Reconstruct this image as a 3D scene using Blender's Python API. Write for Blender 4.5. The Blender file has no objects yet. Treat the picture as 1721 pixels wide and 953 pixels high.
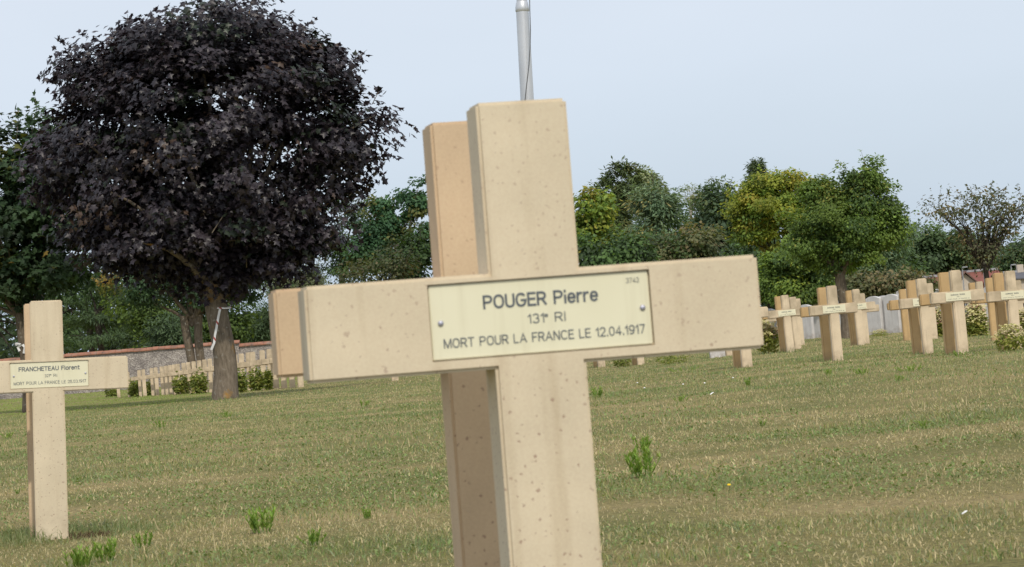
import bpy, bmesh, math, random
import numpy as np
from mathutils import Vector, Matrix, Euler

# ------------------------------------------------------------------ camera, sky, sun, exposure
S = bpy.context.scene
C = S.collection
R = math.radians
F_PX, CX, CY = 4600.0, 860.5, 476.5           # focal length and centre in photograph pixels (1721 wide)
PITCH, ROLL, CAMZ = R(5.0), R(-4.5), 0.70
SHIFT = -0.1745
CAM_M = Matrix.Rotation(math.pi / 2 + PITCH, 3, 'X') @ Matrix.Rotation(ROLL, 3, 'Z')
cd = bpy.data.cameras.new('camera')
cam = bpy.data.objects.new('camera', cd); C.objects.link(cam)
cam.matrix_world = Matrix.Translation((0, 0, CAMZ)) @ CAM_M.to_4x4()
cd.sensor_width = 36.0
cd.lens = 36.0 * F_PX / 1721.0
cd.shift_y = SHIFT
cd.clip_start, cd.clip_end = 0.1, 6000
cd.dof.use_dof = True
cd.dof.focus_distance = 52.0
cd.dof.aperture_fstop = 25.0
S.camera = cam

SUN_EL, SUN_AZ = R(48), (math.sin(R(15)), -math.cos(R(15)))
w = bpy.data.worlds.new('World'); S.world = w; w.use_nodes = True
nt = w.node_tree; nt.nodes.clear()
out = nt.nodes.new('ShaderNodeOutputWorld'); bg = nt.nodes.new('ShaderNodeBackground')
sky = nt.nodes.new('ShaderNodeTexSky'); sky.sky_type = 'NISHITA'; sky.sun_disc = False
sky.sun_elevation = SUN_EL; sky.sun_rotation = math.atan2(SUN_AZ[0], SUN_AZ[1])
sky.air_density = 1.0; sky.dust_density = 2.5; sky.ozone_density = 1.5
tc = nt.nodes.new('ShaderNodeTexCoord'); mp = nt.nodes.new('ShaderNodeMapping')
mp.inputs['Scale'].default_value = (1.0, 1.0, 3.5)
nz = nt.nodes.new('ShaderNodeTexNoise'); nz.inputs['Scale'].default_value = 4.0; nz.inputs['Detail'].default_value = 4.0
cr = nt.nodes.new('ShaderNodeMapRange'); cr.inputs['From Min'].default_value = 0.3; cr.inputs['From Max'].default_value = 0.72
cr.inputs['To Min'].default_value = 0.74; cr.inputs['To Max'].default_value = 0.84
sx = nt.nodes.new('ShaderNodeSeparateXYZ')
el = nt.nodes.new('ShaderNodeMapRange'); el.inputs['From Min'].default_value = 0.02; el.inputs['From Max'].default_value = 0.14
vc = nt.nodes.new('ShaderNodeMix'); vc.data_type = 'RGBA'
vc.inputs['A'].default_value = (6.15, 7.35, 8.75, 1); vc.inputs['B'].default_value = (7.9, 8.5, 9.5, 1)
mx = nt.nodes.new('ShaderNodeMix'); mx.data_type = 'RGBA'
L = nt.links.new
L(tc.outputs['Generated'], mp.inputs['Vector']); L(mp.outputs['Vector'], nz.inputs['Vector'])
L(tc.outputs['Generated'], sx.inputs['Vector']); L(sx.outputs['Z'], el.inputs['Value'])
L(el.outputs['Result'], vc.inputs['Factor'])
L(nz.outputs['Fac'], cr.inputs['Value']); L(cr.outputs['Result'], mx.inputs['Factor'])
L(sky.outputs['Color'], mx.inputs['A']); L(vc.outputs['Result'], mx.inputs['B'])
L(mx.outputs['Result'], bg.inputs['Color']); bg.inputs['Strength'].default_value = 0.1055
L(bg.outputs['Background'], out.inputs['Surface'])

sl = bpy.data.lights.new('sun', 'SUN'); sl.energy = 2.4; sl.angle = R(1.2); sl.color = (1.0, 0.93, 0.80)
sun = bpy.data.objects.new('sun', sl); C.objects.link(sun)
dv = Vector((SUN_AZ[0] * math.cos(SUN_EL), SUN_AZ[1] * math.cos(SUN_EL), math.sin(SUN_EL)))
sun.rotation_euler = dv.to_track_quat('Z', 'Y').to_euler(); sun.location = (0, 0, 40)
S.view_settings.view_transform = 'Standard'; S.view_settings.look = 'None'
S.view_settings.gamma = 1.0; S.view_settings.exposure = 0.0
S.cycles.max_bounces = 6; S.cycles.diffuse_bounces = 3; S.cycles.transparent_max_bounces = 4

# ------------------------------------------------------------------ pixels to places
def smooth(a, b, t):
    t = np.clip((np.asarray(t, float) - a) / (b - a), 0, 1)
    return t * t * (3 - 2 * t)
def ground(x, y):
    x = np.asarray(x, float); y = np.asarray(y, float)
    g = 0.10 * smooth(0.5, 4.5, x) * smooth(18, 34, y) - 0.08 * smooth(2.5, 8, -x) * smooth(45, 70, y)
    g = g + 0.012 * np.sin(x * 1.7 + 0.6 * y) * np.sin(y * 0.9 + 1.0) * smooth(6, 9, y)
    return g - 2.4 * smooth(165, 225, y)
def at(px, py, d):
    v = CAM_M @ Vector((px - CX, -(py - CY) + SHIFT * 1721.0, -F_PX))
    return Vector((0, 0, CAMZ)) + v * (d / v.y)
def on_ground(px, py):
    v = CAM_M @ Vector((px - CX, -(py - CY) + SHIFT * 1721.0, -F_PX)); v = v / v.y
    lo, hi = 3.0, 200.0
    for _ in range(60):
        m = (lo + hi) / 2
        if CAMZ + v.z * m > float(ground(v.x * m, m)): lo = m
        else: hi = m
    return Vector((v.x * lo, lo, float(ground(v.x * lo, lo))))
def ppm(d): return F_PX / d                     # pixels per metre at distance d

def vnoise(x, y, seed=0):
    xi = np.floor(x).astype(np.int64); yi = np.floor(y).astype(np.int64)
    xf = x - xi; yf = y - yi
    xf = xf * xf * (3 - 2 * xf); yf = yf * yf * (3 - 2 * yf)
    def h(a, b):
        n = (a * 374761393 + b * 668265263 + seed * 974711) & 0x7fffffff
        n = ((n ^ (n >> 13)) * 1274126177) & 0x7fffffff
        return ((n ^ (n >> 16)) & 0xffff) / 65535.0
    return (h(xi, yi) * (1 - xf) + h(xi + 1, yi) * xf) * (1 - yf) + (h(xi, yi + 1) * (1 - xf) + h(xi + 1, yi + 1) * xf) * yf
def fbm(x, y, seed=0):
    return 0.55 * vnoise(x, y, seed) + 0.3 * vnoise(x * 2.1, y * 2.1, seed + 1) + 0.15 * vnoise(x * 4.3, y * 4.3, seed + 2)

# ------------------------------------------------------------------ objects
def tag(o, label=None, cat=None, group=None, kind=None):
    if label: o['label'] = label
    if cat: o['category'] = cat
    if group: o['group'] = group
    if kind: o['kind'] = kind
    return o
def empty(name, loc, rot=(0, 0, 0), scale=None):
    o = bpy.data.objects.new(name, None); C.objects.link(o)
    o.location = loc; o.rotation_euler = rot; o.empty_display_size = 0.2
    if scale: o.scale = scale
    return o
def link(name, me, mat, parent=None, smooth_=False):
    o = bpy.data.objects.new(name, me); C.objects.link(o)
    if mat is not None and not me.materials: me.materials.append(mat)
    if smooth_:
        me.polygons.foreach_set('use_smooth', np.ones(len(me.polygons), bool))
    if parent is not None: o.parent = parent
    return o
def np_mesh(name, V, T, cols=None):
    V = np.ascontiguousarray(V, np.float32); T = np.ascontiguousarray(T, np.int32); k = T.shape[1]
    me = bpy.data.meshes.new(name)
    me.vertices.add(len(V)); me.vertices.foreach_set('co', V.ravel())
    me.loops.add(T.size); me.loops.foreach_set('vertex_index', T.ravel())
    me.polygons.add(len(T)); me.polygons.foreach_set('loop_start', np.arange(0, T.size, k, dtype=np.int32))
    me.update(calc_edges=True)
    if cols is not None:
        a = me.color_attributes.new('Col', 'FLOAT_COLOR', 'POINT')
        a.data.foreach_set('color', np.concatenate([cols, np.ones((len(cols), 1))], 1).astype(np.float32).ravel())
    return me
def bm_mesh(name, bm):
    me = bpy.data.meshes.new(name); bm.normal_update(); bm.to_mesh(me); bm.free(); return me
def bm_box(bm, lo, hi, bevel=0.0):
    vs = [bm.verts.new((x, y, z)) for x in (lo[0], hi[0]) for y in (lo[1], hi[1]) for z in (lo[2], hi[2])]
    fs = [(0, 1, 3, 2), (4, 6, 7, 5), (0, 4, 5, 1), (2, 3, 7, 6), (0, 2, 6, 4), (1, 5, 7, 3)]
    f = [bm.faces.new([vs[i] for i in q]) for q in fs]
    if bevel:
        es = list({e for q in f for e in q.edges})
        bmesh.ops.bevel(bm, geom=es, offset=bevel, segments=2, affect='EDGES')
def tube_np(paths, sides=7):
    """paths: list of (points Nx3, radii N) -> verts, quads"""
    V, Q, off = [], [], 0
    for P, r in paths:
        P = np.asarray(P, float); r = np.asarray(r, float); n = len(P)
        T = np.gradient(P, axis=0); T /= np.linalg.norm(T, axis=1)[:, None] + 1e-9
        ref = np.array([1.0, 0, 0]) if abs(T[0, 0]) < 0.8 else np.array([0, 1.0, 0])
        A = np.cross(T, ref); A /= np.linalg.norm(A, axis=1)[:, None] + 1e-9
        B = np.cross(T, A)
        th = np.arange(sides) * 2 * math.pi / sides
        ring = P[:, None, :] + r[:, None, None] * (np.cos(th)[None, :, None] * A[:, None, :] + np.sin(th)[None, :, None] * B[:, None, :])
        V.append(ring.reshape(-1, 3))
        i = np.arange(n - 1)[:, None] * sides; j = np.arange(sides)[None, :]; j2 = (j + 1) % sides
        Q.append(np.stack([i + j, i + j2, i + sides + j2, i + sides + j], -1).reshape(-1, 4) + off)
        off += n * sides
    return np.concatenate(V), np.concatenate(Q)

# ------------------------------------------------------------------ materials
def mat(name, rough=0.8, spec=0.3):
    m = bpy.data.materials.new(name); m.use_nodes = True
    b = m.node_tree.nodes['Principled BSDF']
    b.inputs['Roughness'].default_value = rough; b.inputs['Specular IOR Level'].default_value = spec
    return m, m.node_tree, b
def N(t, kind, **kw):
    n = t.nodes.new(kind)
    for k, v in kw.items():
        if k in n.inputs: n.inputs[k].default_value = v
        else: setattr(n, k, v)
    return n
def ramp(t, fac, stops):
    n = t.nodes.new('ShaderNodeValToRGB'); e = n.color_ramp.elements
    while len(e) < len(stops): e.new(0.5)
    for q, (p, c) in zip(e, stops): q.position = p; q.color = (*c, 1) if len(c) == 3 else c
    t.links.new(fac, n.inputs['Fac']); return n.outputs['Color']
def mixc(t, fac, a, b, mode='MIX'):
    n = t.nodes.new('ShaderNodeMix'); n.data_type = 'RGBA'; n.blend_type = mode
    for s, v in (('Factor', fac), ('A', a), ('B', b)):
        if hasattr(v, 'links'): t.links.new(v, n.inputs[s])
        else: n.inputs[s].default_value = v if not isinstance(v, tuple) else (*v, 1)
    return n.outputs['Result']
def bump(t, b, h, strength=0.3, dist=0.01):
    n = N(t, 'ShaderNodeBump', Strength=strength, Distance=dist); t.links.new(h, n.inputs['Height']); t.links.new(n.outputs['Normal'], b.inputs['Normal'])
def coords(t, rnd=True):
    c = N(t, 'ShaderNodeTexCoord').outputs['Object']
    if not rnd: return c
    oi = N(t, 'ShaderNodeObjectInfo'); ml = N(t, 'ShaderNodeMath', operation='MULTIPLY'); ml.inputs[1].default_value = 37.0
    t.links.new(oi.outputs['Random'], ml.inputs[0])
    ad = N(t, 'ShaderNodeVectorMath', operation='ADD'); t.links.new(c, ad.inputs[0]); t.links.new(ml.outputs[0], ad.inputs[1])
    return ad.outputs['Vector']

def concrete(name, base, dark, spots=0.0, stain=0.5, lichen=0.0):
    m, t, b = mat(name, 0.85, 0.25); lk = t.links.new
    c = coords(t)
    n1 = N(t, 'ShaderNodeTexNoise', Scale=6.0, Detail=5.0); lk(c, n1.inputs['Vector'])
    col = ramp(t, n1.outputs['Fac'], [(0.3, tuple(x * 0.9 for x in base)), (0.7, tuple(min(1, x * 1.06) for x in base))])
    # rain streaks run down the faces
    mp = N(t, 'ShaderNodeMapping'); mp.inputs['Scale'].default_value = (22, 22, 1.6); lk(c, mp.inputs['Vector'])
    n2 = N(t, 'ShaderNodeTexNoise', Scale=1.0, Detail=3.0); lk(mp.outputs['Vector'], n2.inputs['Vector'])
    f2 = N(t, 'ShaderNodeMapRange'); f2.inputs['From Min'].default_value = 0.55; f2.inputs['From Max'].default_value = 0.8
    f2.inputs['To Max'].default_value = stain; lk(n2.outputs['Fac'], f2.inputs['Value'])
    col = mixc(t, f2.outputs['Result'], col, dark)
    n4 = N(t, 'ShaderNodeTexNoise', Scale=260.0, Detail=2.0); lk(c, n4.inputs['Vector'])
    col = mixc(t, 0.07, col, ramp(t, n4.outputs['Fac'], [(0.3, (0.25, 0.22, 0.18)), (0.7, (0.95, 0.9, 0.8))]), 'OVERLAY')
    sz = N(t, 'ShaderNodeSeparateXYZ'); lk(N(t, 'ShaderNodeTexCoord').outputs['Object'], sz.inputs[0])
    zf = N(t, 'ShaderNodeMapRange'); zf.inputs['From Min'].default_value = 0.58; zf.inputs['From Max'].default_value = 0.78; zf.inputs['To Min'].default_value = 1.0; zf.inputs['To Max'].default_value = 0.5
    lk(sz.outputs['Z'], zf.inputs['Value'])
    if lichen:                                                    # grey algae on the weather side: heads and arms
        tz = N(t, 'ShaderNodeMapRange'); tz.inputs['From Min'].default_value = 0.55; tz.inputs['From Max'].default_value = 0.72; lk(sz.outputs['Z'], tz.inputs['Value'])
        n3 = N(t, 'ShaderNodeTexNoise', Scale=5.0, Detail=4.0); lk(c, n3.inputs['Vector'])
        f3 = N(t, 'ShaderNodeMapRange'); f3.inputs['From Min'].default_value = 0.3; f3.inputs['From Max'].default_value = 0.7; f3.inputs['To Max'].default_value = lichen; lk(n3.outputs['Fac'], f3.inputs['Value'])
        mm = N(t, 'ShaderNodeMath', operation='MULTIPLY'); lk(f3.outputs['Result'], mm.inputs[0]); lk(tz.outputs['Result'], mm.inputs[1])
        col = mixc(t, mm.outputs[0], col, dark)
    for sc_, thr, amt, cc in ((55.0, 0.17, 0.6, (0.27, 0.16, 0.13)), (120.0, 0.26, 0.62, (0.25, 0.13, 0.10)), (24.0, 0.07, 0.4, (0.30, 0.22, 0.22))):
        if not spots: break
        dw = N(t, 'ShaderNodeTexNoise', Scale=sc_ * 2.0, Detail=1.0); lk(c, dw.inputs['Vector'])
        dm = N(t, 'ShaderNodeVectorMath', operation='SCALE'); dm.inputs['Scale'].default_value = 0.9 / sc_; lk(dw.outputs['Color'], dm.inputs[0])
        da = N(t, 'ShaderNodeVectorMath', operation='ADD'); lk(c, da.inputs[0]); lk(dm.outputs['Vector'], da.inputs[1])
        v = N(t, 'ShaderNodeTexVoronoi', Scale=sc_); lk(da.outputs['Vector'], v.inputs['Vector'])
        sp = N(t, 'ShaderNodeSeparateColor'); lk(v.outputs['Color'], sp.inputs['Color'])
        # only some cells carry a pit, each of its own size; more of them low on the stem
        q = N(t, 'ShaderNodeMapRange'); q.inputs['From Min'].default_value = 0.80 - 0.25 * spots; q.inputs['From Max'].default_value = 1.0
        q.inputs['To Max'].default_value = thr * 1.5; lk(sp.outputs['Red'], q.inputs['Value'])
        lt = N(t, 'ShaderNodeMath', operation='SUBTRACT'); lk(q.outputs['Result'], lt.inputs[0]); lk(v.outputs['Distance'], lt.inputs[1])
        ss = N(t, 'ShaderNodeMapRange'); ss.inputs['From Min'].default_value = 0.0; ss.inputs['From Max'].default_value = 0.11
        ss.inputs['To Max'].default_value = amt; lk(lt.outputs[0], ss.inputs['Value'])
        sm = N(t, 'ShaderNodeMath', operation='MULTIPLY'); lk(ss.outputs['Result'], sm.inputs[0]); lk(zf.outputs['Result'], sm.inputs[1])
        col = mixc(t, sm.outputs[0], col, cc)
    # soil splashed on the foot
    fz = N(t, 'ShaderNodeMapRange'); fz.inputs['From Min'].default_value = 0.17; fz.inputs['From Max'].default_value = 0.0; lk(sz.outputs['Z'], fz.inputs['Value'])
    n5 = N(t, 'ShaderNodeTexNoise', Scale=14.0, Detail=4.0); lk(c, n5.inputs['Vector'])
    f5 = N(t, 'ShaderNodeMapRange'); f5.inputs['From Min'].default_value = 0.35; f5.inputs['From Max'].default_value = 0.65; f5.inputs['To Max'].default_value = 0.6; lk(n5.outputs['Fac'], f5.inputs['Value'])
    m5 = N(t, 'ShaderNodeMath', operation='MULTIPLY'); lk(f5.outputs['Result'], m5.inputs[0]); lk(fz.outputs['Result'], m5.inputs[1])
    col = mixc(t, m5.outputs[0], col, (0.24, 0.17, 0.11))
    lk(col, b.inputs['Base Color']); bump(t, b, n4.outputs['Fac'], 0.12, 0.001)
    return m
M = {}
M['cross'] = concrete('cream_concrete', (0.66, 0.56, 0.41), (0.42, 0.32, 0.205), 1.0, 0.6)
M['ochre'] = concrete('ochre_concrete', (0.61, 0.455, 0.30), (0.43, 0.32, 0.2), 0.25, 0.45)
M['far_cross'] = concrete('weathered_concrete', (0.69, 0.565, 0.405), (0.34, 0.275, 0.185), 0.5, 0.5, 0.85)
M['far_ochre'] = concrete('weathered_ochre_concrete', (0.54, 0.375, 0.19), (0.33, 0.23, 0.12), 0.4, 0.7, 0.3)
M['headstone'] = concrete('white_limestone', (0.60, 0.585, 0.58), (0.38, 0.35, 0.33), 0.25, 0.6)

m, t, b = mat('plaque_enamel', 0.35, 0.4); b.inputs['Base Color'].default_value = (0.66, 0.62, 0.43, 1)
n = N(t, 'ShaderNodeTexNoise', Scale=5.0, Detail=3.0); t.links.new(coords(t), n.inputs['Vector'])
t.links.new(ramp(t, n.outputs['Fac'], [(0.3, (0.73, 0.69, 0.50)), (0.7, (0.79, 0.75, 0.56))]), b.inputs['Base Color'])
pm = N(t, 'ShaderNodeMapping'); pm.inputs['Scale'].default_value = (60, 60, 5); t.links.new(coords(t), pm.inputs['Vector'])
n = N(t, 'ShaderNodeTexNoise', Scale=1.0, Detail=3.0); t.links.new(pm.outputs['Vector'], n.inputs['Vector'])
src = b.inputs['Base Color'].links[0].from_socket
t.links.new(mixc(t, ramp(t, n.outputs['Fac'], [(0.55, (0, 0, 0)), (0.8, (.22, .22, .22))]), src, (0.45, 0.38, 0.24)), b.inputs['Base Color']); M['plaque'] = m
m, t, b = mat('lettering_paint', 0.6, 0.2); b.inputs['Base Color'].default_value = (0.125, 0.14, 0.155, 1); M['letter'] = m
m, t, b = mat('faded_lettering_paint', 0.6, 0.2); b.inputs['Base Color'].default_value = (0.30, 0.30, 0.26, 1); M['letter_faded'] = m
m, t, b = mat('screw_steel', 0.5, 0.5); b.inputs['Base Color'].default_value = (0.45, 0.45, 0.52, 1); b.inputs['Metallic'].default_value = 0.8; M['screw'] = m
m, t, b = mat('flagpole_alu', 0.42, 0.5); b.inputs['Metallic'].default_value = 0.55
n = N(t, 'ShaderNodeTexNoise', Scale=3.0, Detail=3.0); t.links.new(coords(t), n.inputs['Vector'])
t.links.new(ramp(t, n.outputs['Fac'], [(0.3, (0.58, 0.59, 0.61)), (0.7, (0.66, 0.67, 0.69))]), b.inputs['Base Color']); M['pole'] = m
m, t, b = mat('dark_rope', 0.9, 0.1); b.inputs['Base Color'].default_value = (0.12, 0.12, 0.12, 1); M['rope'] = m
m, t, b = mat('galvanised_lamp', 0.5, 0.4); b.inputs['Base Color'].default_value = (0.30, 0.31, 0.33, 1); M['lamp'] = m

def leaf_mat(name, rough=0.55, spec=0.25, trans=0.40, glow=(1.25, 1.25, 0.55)):
    m, t, b = mat(name, rough, spec); lk = t.links.new
    a = N(t, 'ShaderNodeVertexColor', layer_name='Col')
    lk(a.outputs['Color'], b.inputs['Base Color'])
    tr = N(t, 'ShaderNodeBsdfTranslucent'); lk(mixc(t, 1.0, a.outputs['Color'], glow, 'MULTIPLY'), tr.inputs['Color'])
    ms = N(t, 'ShaderNodeMixShader', Fac=trans); lk(b.outputs[0], ms.inputs[1]); lk(tr.outputs[0], ms.inputs[2])
    lk(ms.outputs[0], t.nodes['Material Output'].inputs['Surface'])
    return m
M['leaf'] = leaf_mat('green_leaf'); M['purple_leaf'] = leaf_mat('purple_leaf', 0.45, 0.45, 0.12, (1.3, 0.8, 0.8))
M['needle'] = leaf_mat('pine_needle', 0.6, 0.25, 0.3); M['blade'] = leaf_mat('grass_blade', 0.65, 0.2, 0.3, (1.2, 1.2, 0.6))
M['petal'] = leaf_mat('flower_head', 0.8, 0.1, 0.2, (1, 1, 1))

def bark(name, c0, c1, lichen=0.0):
    m, t, b = mat(name, 0.95, 0.1); lk = t.links.new; c = coords(t, False)
    mp = N(t, 'ShaderNodeMapping'); mp.inputs['Scale'].default_value = (9, 9, 2.2); lk(c, mp.inputs['Vector'])
    n = N(t, 'ShaderNodeTexNoise', Scale=2.0, Detail=6.0, Roughness=0.7); lk(mp.outputs['Vector'], n.inputs['Vector'])
    col = ramp(t, n.outputs['Fac'], [(0.3, c0), (0.7, c1)])
    n3 = N(t, 'ShaderNodeTexNoise', Scale=9.0, Detail=3.0); lk(c, n3.inputs['Vector'])
    col = mixc(t, ramp(t, n3.outputs['Fac'], [(0.62, (0, 0, 0)), (0.72, (0.6, 0.6, 0.6))]), col, (0.36, 0.35, 0.31))
    if lichen:
        n2 = N(t, 'ShaderNodeTexNoise', Scale=1.9, Detail=4.0); lk(c, n2.inputs['Vector'])
        col = mixc(t, ramp(t, n2.outputs['Fac'], [(0.60, (0, 0, 0)), (0.68, (0.8, 0.8, 0.8))]), col, (0.36, 0.19, 0.035))
    lk(col, b.inputs['Base Color']); bump(t, b, n.outputs['Fac'], 0.8, 0.03); return m
M['bark'] = bark('grey_brown_bark', (0.09, 0.07, 0.05), (0.22, 0.18, 0.135))
M['bark_lichen'] = bark('lichened_bark', (0.11, 0.088, 0.065), (0.26, 0.215, 0.165), 1.0)
M['bark_pale'] = bark('pale_bark', (0.25, 0.22, 0.18), (0.48, 0.44, 0.38))
M['bark_dark'] = bark('dark_bark', (0.035, 0.028, 0.022), (0.09, 0.075, 0.06))

# ------------------------------------------------------------------ ground
ys = np.concatenate([np.arange(-4, 8, 1.0), np.arange(8, 90, 0.6), np.arange(90, 210, 4), np.geomspace(210, 3000, 20)])
xs = np.concatenate([-np.geomspace(45, 2500, 16)[::-1], np.arange(-44, 44.1, 0.8), np.geomspace(45, 2500, 16)])
X, Y = np.meshgrid(xs, ys); Z = ground(X, Y)
V = np.stack([X, Y, Z], -1).reshape(-1, 3)
nx = len(xs); i = np.arange(len(ys) - 1)[:, None] * nx + np.arange(nx - 1)[None, :]
Q = np.stack([i, i + 1, i + nx + 1, i + nx], -1).reshape(-1, 4)
m, t, b = mat('dry_lawn_soil', 0.95, 0.1); lk = t.links.new
geo = N(t, 'ShaderNodeNewGeometry')
n1 = N(t, 'ShaderNodeTexNoise', Scale=0.55, Detail=4.0); lk(geo.outputs['Position'], n1.inputs['Vector'])
n2 = N(t, 'ShaderNodeTexNoise', Scale=28.0, Detail=6.0, Roughness=0.7); lk(geo.outputs['Position'], n2.inputs['Vector'])
col = ramp(t, n1.outputs['Fac'], [(0.35, (0.16, 0.165, 0.065)), (0.55, (0.24, 0.21, 0.10)), (0.7, (0.33, 0.265, 0.145))])
col = mixc(t, 0.6, col, ramp(t, n2.outputs['Fac'], [(0.3, (0.05, 0.045, 0.025)), (0.7, (0.9, 0.85, 0.7))]), 'OVERLAY')
lk(col, b.inputs['Base Color']); bump(t, b, n2.outputs['Fac'], 0.8, 0.03)
tag(link('ground', np_mesh('ground', V, Q), m, smooth_=True), kind='structure')

# lawn: short dry blades over the part of the field the camera can see, thinner and broader with distance
rng = np.random.default_rng(7)
TBASE = on_ground(377, 671)
CL = on_ground(88, 907)                         # foot of the left cross
FEET = [(p.x, p.y, .35) for p in (on_ground(*q) for q in ((1330, 592), (1410, 606), (1449, 580), (1562, 594), (1620, 595), (1395, 606), (1604, 596), (1257, 617), (1012, 617), (1078, 613)))]
FEET += [(p.x, p.y, .8) for p in (TBASE,)]
def lawn(y0, y1, dens, hmean, wmean, seg):
    n = int(dens * (y1 - y0) * 0.245 * (y0 + y1)) if True else 0
    y = np.sqrt(rng.uniform(y0 ** 2, y1 ** 2, n)); x = rng.uniform(-0.255, 0.235, n) * y
    g = ground(x, y)
    dry = fbm(x * 0.42 + 9, y * 0.62, 3) * 0.8 + fbm(x * 2.3, y * 2.4, 8) * 0.4
    dry = np.clip((dry - 0.44) * 3.8, 0, 1)
    r = rng.random(n); r2 = rng.random((n, 1))
    straw = np.array([0.62, 0.51, 0.31]); tan = np.array([0.45, 0.385, 0.225]); olive = np.array([0.325, 0.33, 0.14]); green = np.array([0.19, 0.265, 0.10]); blue = np.array([0.25, 0.285, 0.17])
    gp = np.clip((fbm(x * 0.8 + 31, y * 0.7 + 7, 21) - .5) * 4, 0, 1)                # patches where clover and fresh grass took over
    c = np.where((r < dry * 0.72 * (1 - .8 * gp) + 0.06)[:, None], straw * r2 + tan * (1 - r2), np.where((r2 < 0.5 - .35 * gp[:, None]), olive, np.where(r2 < 0.8, green, blue)))
    c = c * rng.uniform(0.7, 1.25, (n, 1))
    far = (smooth(58, 72, y) * smooth(7.5, 9.5, -x))[:, None] * 0.7        # blades blend to a brighter yellow green towards the wall, far left
    c = c * (1 - far) + far * np.array([0.28, 0.38, 0.09])
    h = hmean * rng.uniform(0.35, 1.5, n) * (1.15 - 0.55 * dry) * (0.6 + 0.8 * vnoise(x * 5, y * 5, 17))
    # longer grass left uncut round the left cross, bare earth just right of its foot
    dl = np.hypot((x - CL.x) * 1.0, (y - CL.y - 0.25) * 0.9)
    tuft = np.clip(1 - dl / 0.55, 0, 1) * (rng.random(n) < 0.8)
    for fx, fy, fr in FEET: tuft = np.maximum(tuft, np.clip(1 - np.hypot(x - fx, (y - fy) * .8) / fr, 0, 1) * .8 * (rng.random(n) < 0.8))
    bare = np.hypot((x - CL.x - 0.14) / 0.15, (y - CL.y - 0.05) / 0.22) < 1
    h = h * (1 + 2.6 * tuft)
    c = np.where((tuft > 0.1)[:, None], c * 0.3 + 0.7 * np.array([0.16, 0.22, 0.09]), c)
    h = np.where(bare, h * 0.3, h); c = np.where(bare[:, None], np.array([0.10, 0.065, 0.045]) * (0.6 + r2), c)
    wd = wmean * rng.uniform(0.6, 1.4, n)
    a = rng.uniform(0, 2 * math.pi, n); lean = np.abs(rng.normal(0.25, 0.8, n)).clip(0, 1.45) * (1 - 0.5 * tuft); b_ = rng.uniform(0, 2 * math.pi, n)
    side = np.stack([np.cos(a), np.sin(a), np.zeros(n)], 1) * (wd / 2)[:, None]
    P = np.stack([x, y, g - 0.004], 1)
    dirv = np.stack([np.cos(b_) * np.sin(lean), np.sin(b_) * np.sin(lean), np.cos(lean)], 1) * h[:, None]
    if seg == 1:
        V = np.stack([P - side, P + side, P + dirv], 1).reshape(-1, 3); T = np.arange(3 * n).reshape(-1, 3); k = 3
    else:
        mid = P + dirv * 0.55; tip = P + dirv * 0.95 + np.stack([np.cos(b_), np.sin(b_), -0.6 * np.ones(n)], 1) * (h * 0.25)[:, None]
        V = np.stack([P - side, P + side, mid + side * 0.75, mid - side * 0.75, tip], 1).reshape(-1, 3); k = 5
        o = (np.arange(n) * 5)[:, None]
        T = np.concatenate([o + np.array([0, 1, 2]), o + np.array([0, 2, 3]), o + np.array([3, 2, 4])], 0)
    return V, T, np.repeat(c, k, 0)
Vs, Ts, Cs, off = [], [], [], 0
for a_ in ((7.6, 13, 3000, 0.028, 0.0036, 2), (13, 21, 1150, 0.030, 0.006, 2), (21, 36, 560, 0.032, 0.009, 1), (36, 62, 260, 0.034, 0.014, 1), (62, 104, 90, 0.038, 0.022, 1), (104, 150, 24, 0.045, 0.035, 1)):
    v_, t_, c_ = lawn(*a_); Vs.append(v_); Ts.append(t_ + off); Cs.append(c_); off += len(v_)
def clover(n, y0, y1, sz):
    y = np.sqrt(rng.uniform(y0 ** 2, y1 ** 2, n)); x = rng.uniform(-0.25, 0.23, n) * y
    k = (fbm(x * 0.8 + 31, y * 0.7 + 7, 21) + .25 * vnoise(x * 3, y * 3, 9)) > .66; x, y = x[k], y[k]; n = len(x)
    P = np.stack([x, y, ground(x, y) + rng.uniform(.008, .03, n)], 1); s_ = sz * rng.uniform(.6, 1.4, n)
    a = rng.uniform(0, 2 * math.pi, n); u = np.stack([np.cos(a), np.sin(a), rng.normal(0, .45, n)], 1) * s_[:, None]; v = np.stack([-np.sin(a), np.cos(a), rng.normal(0, .45, n)], 1) * s_[:, None] * .7
    V = np.stack([P - u, P - v, P + u, P + v], 1).reshape(-1, 3); o = (np.arange(n) * 4)[:, None]
    c = np.array([.20, .265, .095]) * rng.uniform(.7, 1.35, (n, 1))
    return V, np.concatenate([o + np.array([0, 1, 2]), o + np.array([0, 2, 3])]), np.repeat(c, 4, 0)
def stalks(n, y0, y1):
    y = np.sqrt(rng.uniform(y0 ** 2, y1 ** 2, n)); x = rng.uniform(-0.25, 0.23, n) * y; h = rng.uniform(.03, .075, n); a = rng.uniform(0, 2 * math.pi, n)
    P = np.stack([x, y, ground(x, y)], 1); sd = np.stack([np.full(n, .0016), np.zeros(n), np.zeros(n)], 1) * (y / 9)[:, None]
    T_ = P + np.stack([np.cos(a) * h * .45, np.sin(a) * h * .45, h], 1); V = np.stack([P - sd, P + sd, T_ + sd * .6, T_ - sd * .6], 1).reshape(-1, 3); o = (np.arange(n) * 4)[:, None]
    c = np.where(rng.random((n, 1)) < .6, np.array([.5, .41, .25]), np.array([.2, .27, .1]))
    return V, np.concatenate([o + np.array([0, 1, 2]), o + np.array([0, 2, 3])]), np.repeat(c, 4, 0)
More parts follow.
